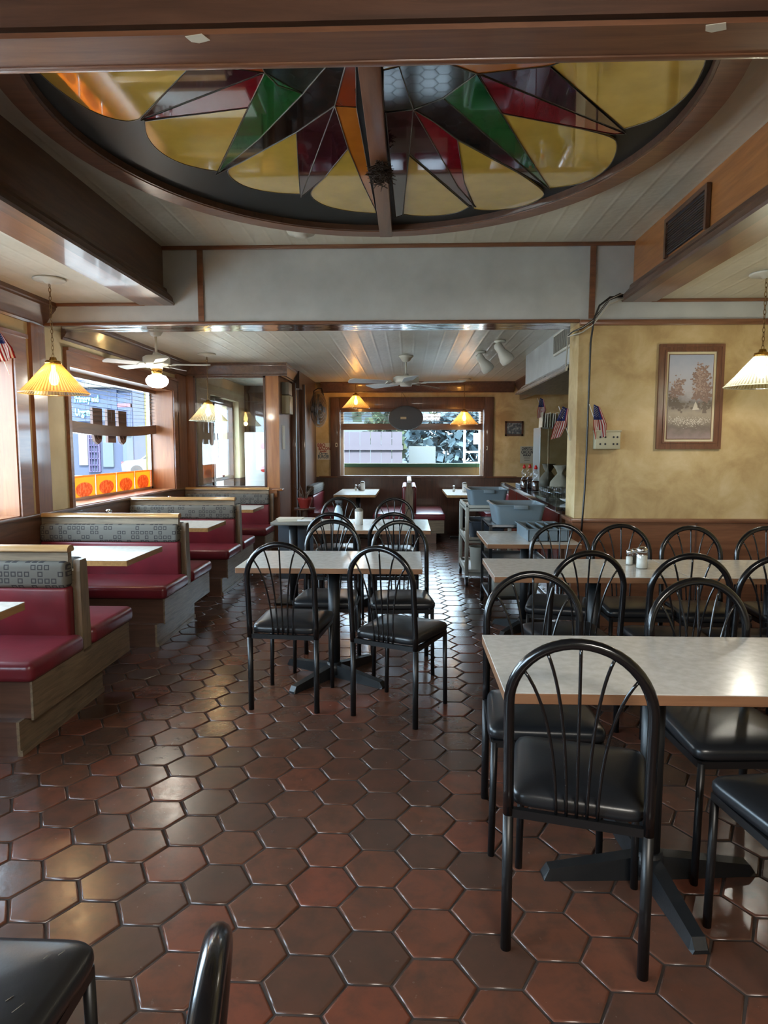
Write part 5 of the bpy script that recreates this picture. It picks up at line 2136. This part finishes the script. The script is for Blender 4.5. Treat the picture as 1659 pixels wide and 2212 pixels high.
sf = thing('storefront_building', 'blue shop building across the street with Primary and Urgent lettering', 'building', (-16.55, 38.0, -.15))
box_part('facade', 'out_wall_blue', sf, -6.5, 0, 0, .85, 4, 6.5)
box_part('fascia', 'sign_blue', sf, -4.4, -.15, 3.1, 0.0, 0, 4.9)
text_part('lettering', 'Primary and', .52, 'sign_text', sf, (-1.2, -.2, 4.35), FACE_CAM, .02, 'LEFT', .02, .55)
text_part('lettering', 'Urgent', .56, 'sign_text', sf, (-1.2, -.2, 3.6), FACE_CAM, .02, 'LEFT', .02, .6)
for q in sf.children:
    if q.name.startswith('lettering'):
        q.location.x = -2.42
box_part('shop_window', 'out_wall_pale', sf, -.95, -.1, .5, -.35, 0, 2.6)
box_part('shop_window', mat('poster_white', ext(200, 206, 210), .7), sf, -2.35, -.1, .6, -1.85, 0, 3.0)
gg = D.objects.new('door_grille', None)
D.objects.remove(gg)
bm = bm_new()
add_box(bm, -1.8, -.12, .2, -1.72, 0, 2.9)
add_box(bm, -1.2, -.12, .2, -1.12, 0, 2.9)
for k in range(8):
    add_box(bm, -1.8, -.11, .2 + k * .38, -1.12, -.03, .25 + k * .38)
for k in range(1, 4):
    add_box(bm, -1.8 + k * .17, -.11, .2, -1.77 + k * .17, -.03, 2.9)
link('door_grille', bm, 'purple_grille', sf)
box_part('sign_panel', 'sign_blue', sf, .05, -.2, 2.6, .8, 0, 4.7)
box_part('sign_band', 'pink', sf, .05, -.22, 2.4, .8, 0, 2.7)
box_part('sign_band', 'pink', sf, .05, -.22, 3.9, .8, 0, 4.1)
box_part('side_window', 'out_wall_pale', sf, .2, -.05, .4, .8, 0, 2.3)
box_part('eaves', 'poster_white', sf, -6.6, -.6, 5.0, .95, 4, 5.3)


def tree(lab, x, y, h, r, n=260):
    t = thing('tree', lab, 'tree', (x, y, -.2), 0, 'trees outside the windows')
    bm = bm_new()
    add_tube(bm, [(0, 0, 0), (.05, 0, h * .4), (0, 0, h * .75)], [.14, .1, .05], 8)
    link('trunk', bm, 'twig', t)
    bm = bm_new()
    rn = random.Random(int(x * 10 + y))
    for k in range(n):
        d = Vector((rn.gauss(0, 1), rn.gauss(0, 1), rn.gauss(0, 1))).normalized() * (rn.random() ** .4)
        c_ = Vector((d.x * r, d.y * r, h * .72 + d.z * h * .36))
        s_ = rn.uniform(.08, .2) * r
        for q in range(2):
            a1 = Vector((rn.gauss(0, 1), rn.gauss(0, 1), rn.gauss(0, 1))).normalized() * s_
            a2 = Vector((rn.gauss(0, 1), rn.gauss(0, 1), rn.gauss(0, 1))).normalized() * s_
            bm.faces.new([bm.verts.new(c_ + w) for w in (a1, a2, -a1, -a2)])
    link('foliage', bm, 'foliage', t)


tree('leafy tree beyond the shop building seen through the left window', -17.3, 45.5, 6, 1.9)
tree('leafy tree beyond the fence in the middle of the back window', -.3, 20.5, 3.9, 1.3)
tree('leafy tree behind the white frame at the right of the back window', 2.6, 23.5, 4.6, 1.4)
# parked car
pc = thing('parked_car', 'silver car parked by the trees outside the left window', 'car', (-13.3, 36.4, -.15))
bm = bm_new()
add_prism(bm, [(-2.1, .35), (-2.15, .7), (-1.9, .9), (-1.1, .98), (-.5, 1.4), (.9, 1.42), (1.5, 1.0), (2.1, .92), (2.2, .5), (2.1, .32)], 'y', -.85, .85)
link('body', bm, 'car_silver', pc)
bm = bm_new()
add_prism(bm, [(-.95, 1.0), (-.45, 1.34), (.85, 1.36), (1.3, 1.02)], 'y', -.86, .86)
link('side_windows', bm, 'car_glass', pc)
for x in (-1.3, 1.35):
    for y in (-.78, .78):
        bm = bm_new()
        add_tube(bm, [(x, y - .1, .33), (x, y + .1, .33)], .33, 20)
        link('wheel', bm, 'black_rubber', pc, smooth=40)
box_part('tail_light', 'red', pc, -2.14, -.8, .68, -2.0, -.55, .84)
bm = bm_new()
add_box(bm, -3.62, 9.15, -.2, -3.50, 9.27, 3.2)
tag(link('yellow_post', bm, 'yellow_paint'), 'bright yellow post just outside the left window', 'post')
bm = bm_new()
add_tube(bm, [(-3.42, 8.9, -.2), (-3.42, 8.9, 3.0)], .03, 12)
tag(link('white_pipe', bm, 'white_plastic'), 'white downpipe beside the yellow post outside the left window', 'pipe')

# behind the back window
fn = thing('board_fence', 'tall grey board fence outside the left half of the back window', 'fence', (-.8, 14.8, -.2))
for k in range(7):
    box_part('board', 'fence_wood', fn, -.95 + k * .235, 0, 0, -.725 + k * .235, .025, 2.02)
box_part('cross_rail', 'fence_wood', fn, -.95, -.04, 1.62, .7, 0, 1.72)
bx = thing('utility_cabinet', 'pale utility cabinet beside the fence outside the back window', 'cabinet', (.33, 15.2, -.2))
box_part('body', 'out_wall_pale', bx, -.3, -.2, 0, .3, .3, 1.7, bev=.01)
for (x, z) in ((-.2, 1.2), (-.05, 1.25), (.02, 1.15), (.14, 1.28)):
    bm = bm_new()
    add_prism(bm, [(x + .02 * math.cos(a * PI / 5), z + .015 * math.sin(a * PI / 5)) for a in range(10)], 'y', -.205, -.2)
    link('knockout', bm, 'ink', bx)
lf = thing('white_scaffold', 'white ladder-like frame with a notice outside the right of the back window', 'frame', (1.55, 15.6, -.2))
for x in (-.25, .1, .33):
    box_part('upright', 'white_plastic', lf, x, 0, 0, x + .05, .05, 2.7)
for z in (.8, 1.3, 1.55, 2.1, 2.5):
    box_part('rung', 'white_plastic', lf, -.25, .005, z, .38, .045, z + .04)
box_part('notice_board', 'paper', lf, -.02, -.02, 1.75, .4, 0, 2.0)
pw = thing('planter_wall', 'low tan wall with a green cap just outside the back window', 'wall', (0.08, 12.35, -.2))
box_part('wall_body', 'tan_board', pw, -1.35, -.1, 0, 1.4, .1, 1.32)
box_part('cap', 'green_paint', pw, -1.36, -.12, 1.32, 1.41, .12, 1.385)
hd = thing('hedge', 'dense bluish green hedge outside the right half of the back window', 'hedge', (2.0, 18.6, -.2))
bm = bm_new()
rn = random.Random(5)
for k in range(3000):
    c_ = Vector((rn.uniform(-2.0, 2.2), rn.uniform(-.4, .4), rn.uniform(0, 2.6)))
    a1 = Vector((rn.gauss(0, 1), rn.gauss(0, 1), rn.gauss(0, 1))).normalized() * .14
    a2 = Vector((rn.gauss(0, 1), rn.gauss(0, 1), rn.gauss(0, 1))).normalized() * .14
    bm.faces.new([bm.verts.new(c_ + w) for w in (a1, a2, -a1, -a2)])
mat('hedge_leaf', ext(70, 120, 140), .8)
link('foliage', bm, 'hedge_leaf', hd)
wb = thing('teal_building', 'teal roofed building beyond the yard behind the back window', 'building', (-.6, 30, -.2))
mat('teal', ext(70, 150, 150), .7)
box_part('walls', 'out_wall_pale', wb, -4, 0, 0, 1.2, 4, 3.4)
box_part('roof', 'teal', wb, -4.3, -.4, 3.4, 1.5, 4.2, 4.8)

# tape scraps and small marks on the beams
for k, (px, py, zz) in enumerate(((425, 82, 2.6275), (1545, 58, 2.6275))):
    q = P(px, py, z=zz)
    bm = bm_new()
    add_prism(bm, [(q.x + a_, q.y + b_) for a_, b_ in ((-.03, -.01), (.02, -.02), (.035, .01), (0, .022), (-.02, .015))], 'z', 2.6255, 2.6272)
    tag(link('tape_scrap', bm, 'paper'), ['torn tape scrap at the left of the front ceiling beam', 'torn tape scrap at the right end of the front ceiling beam'][k], 'tape')
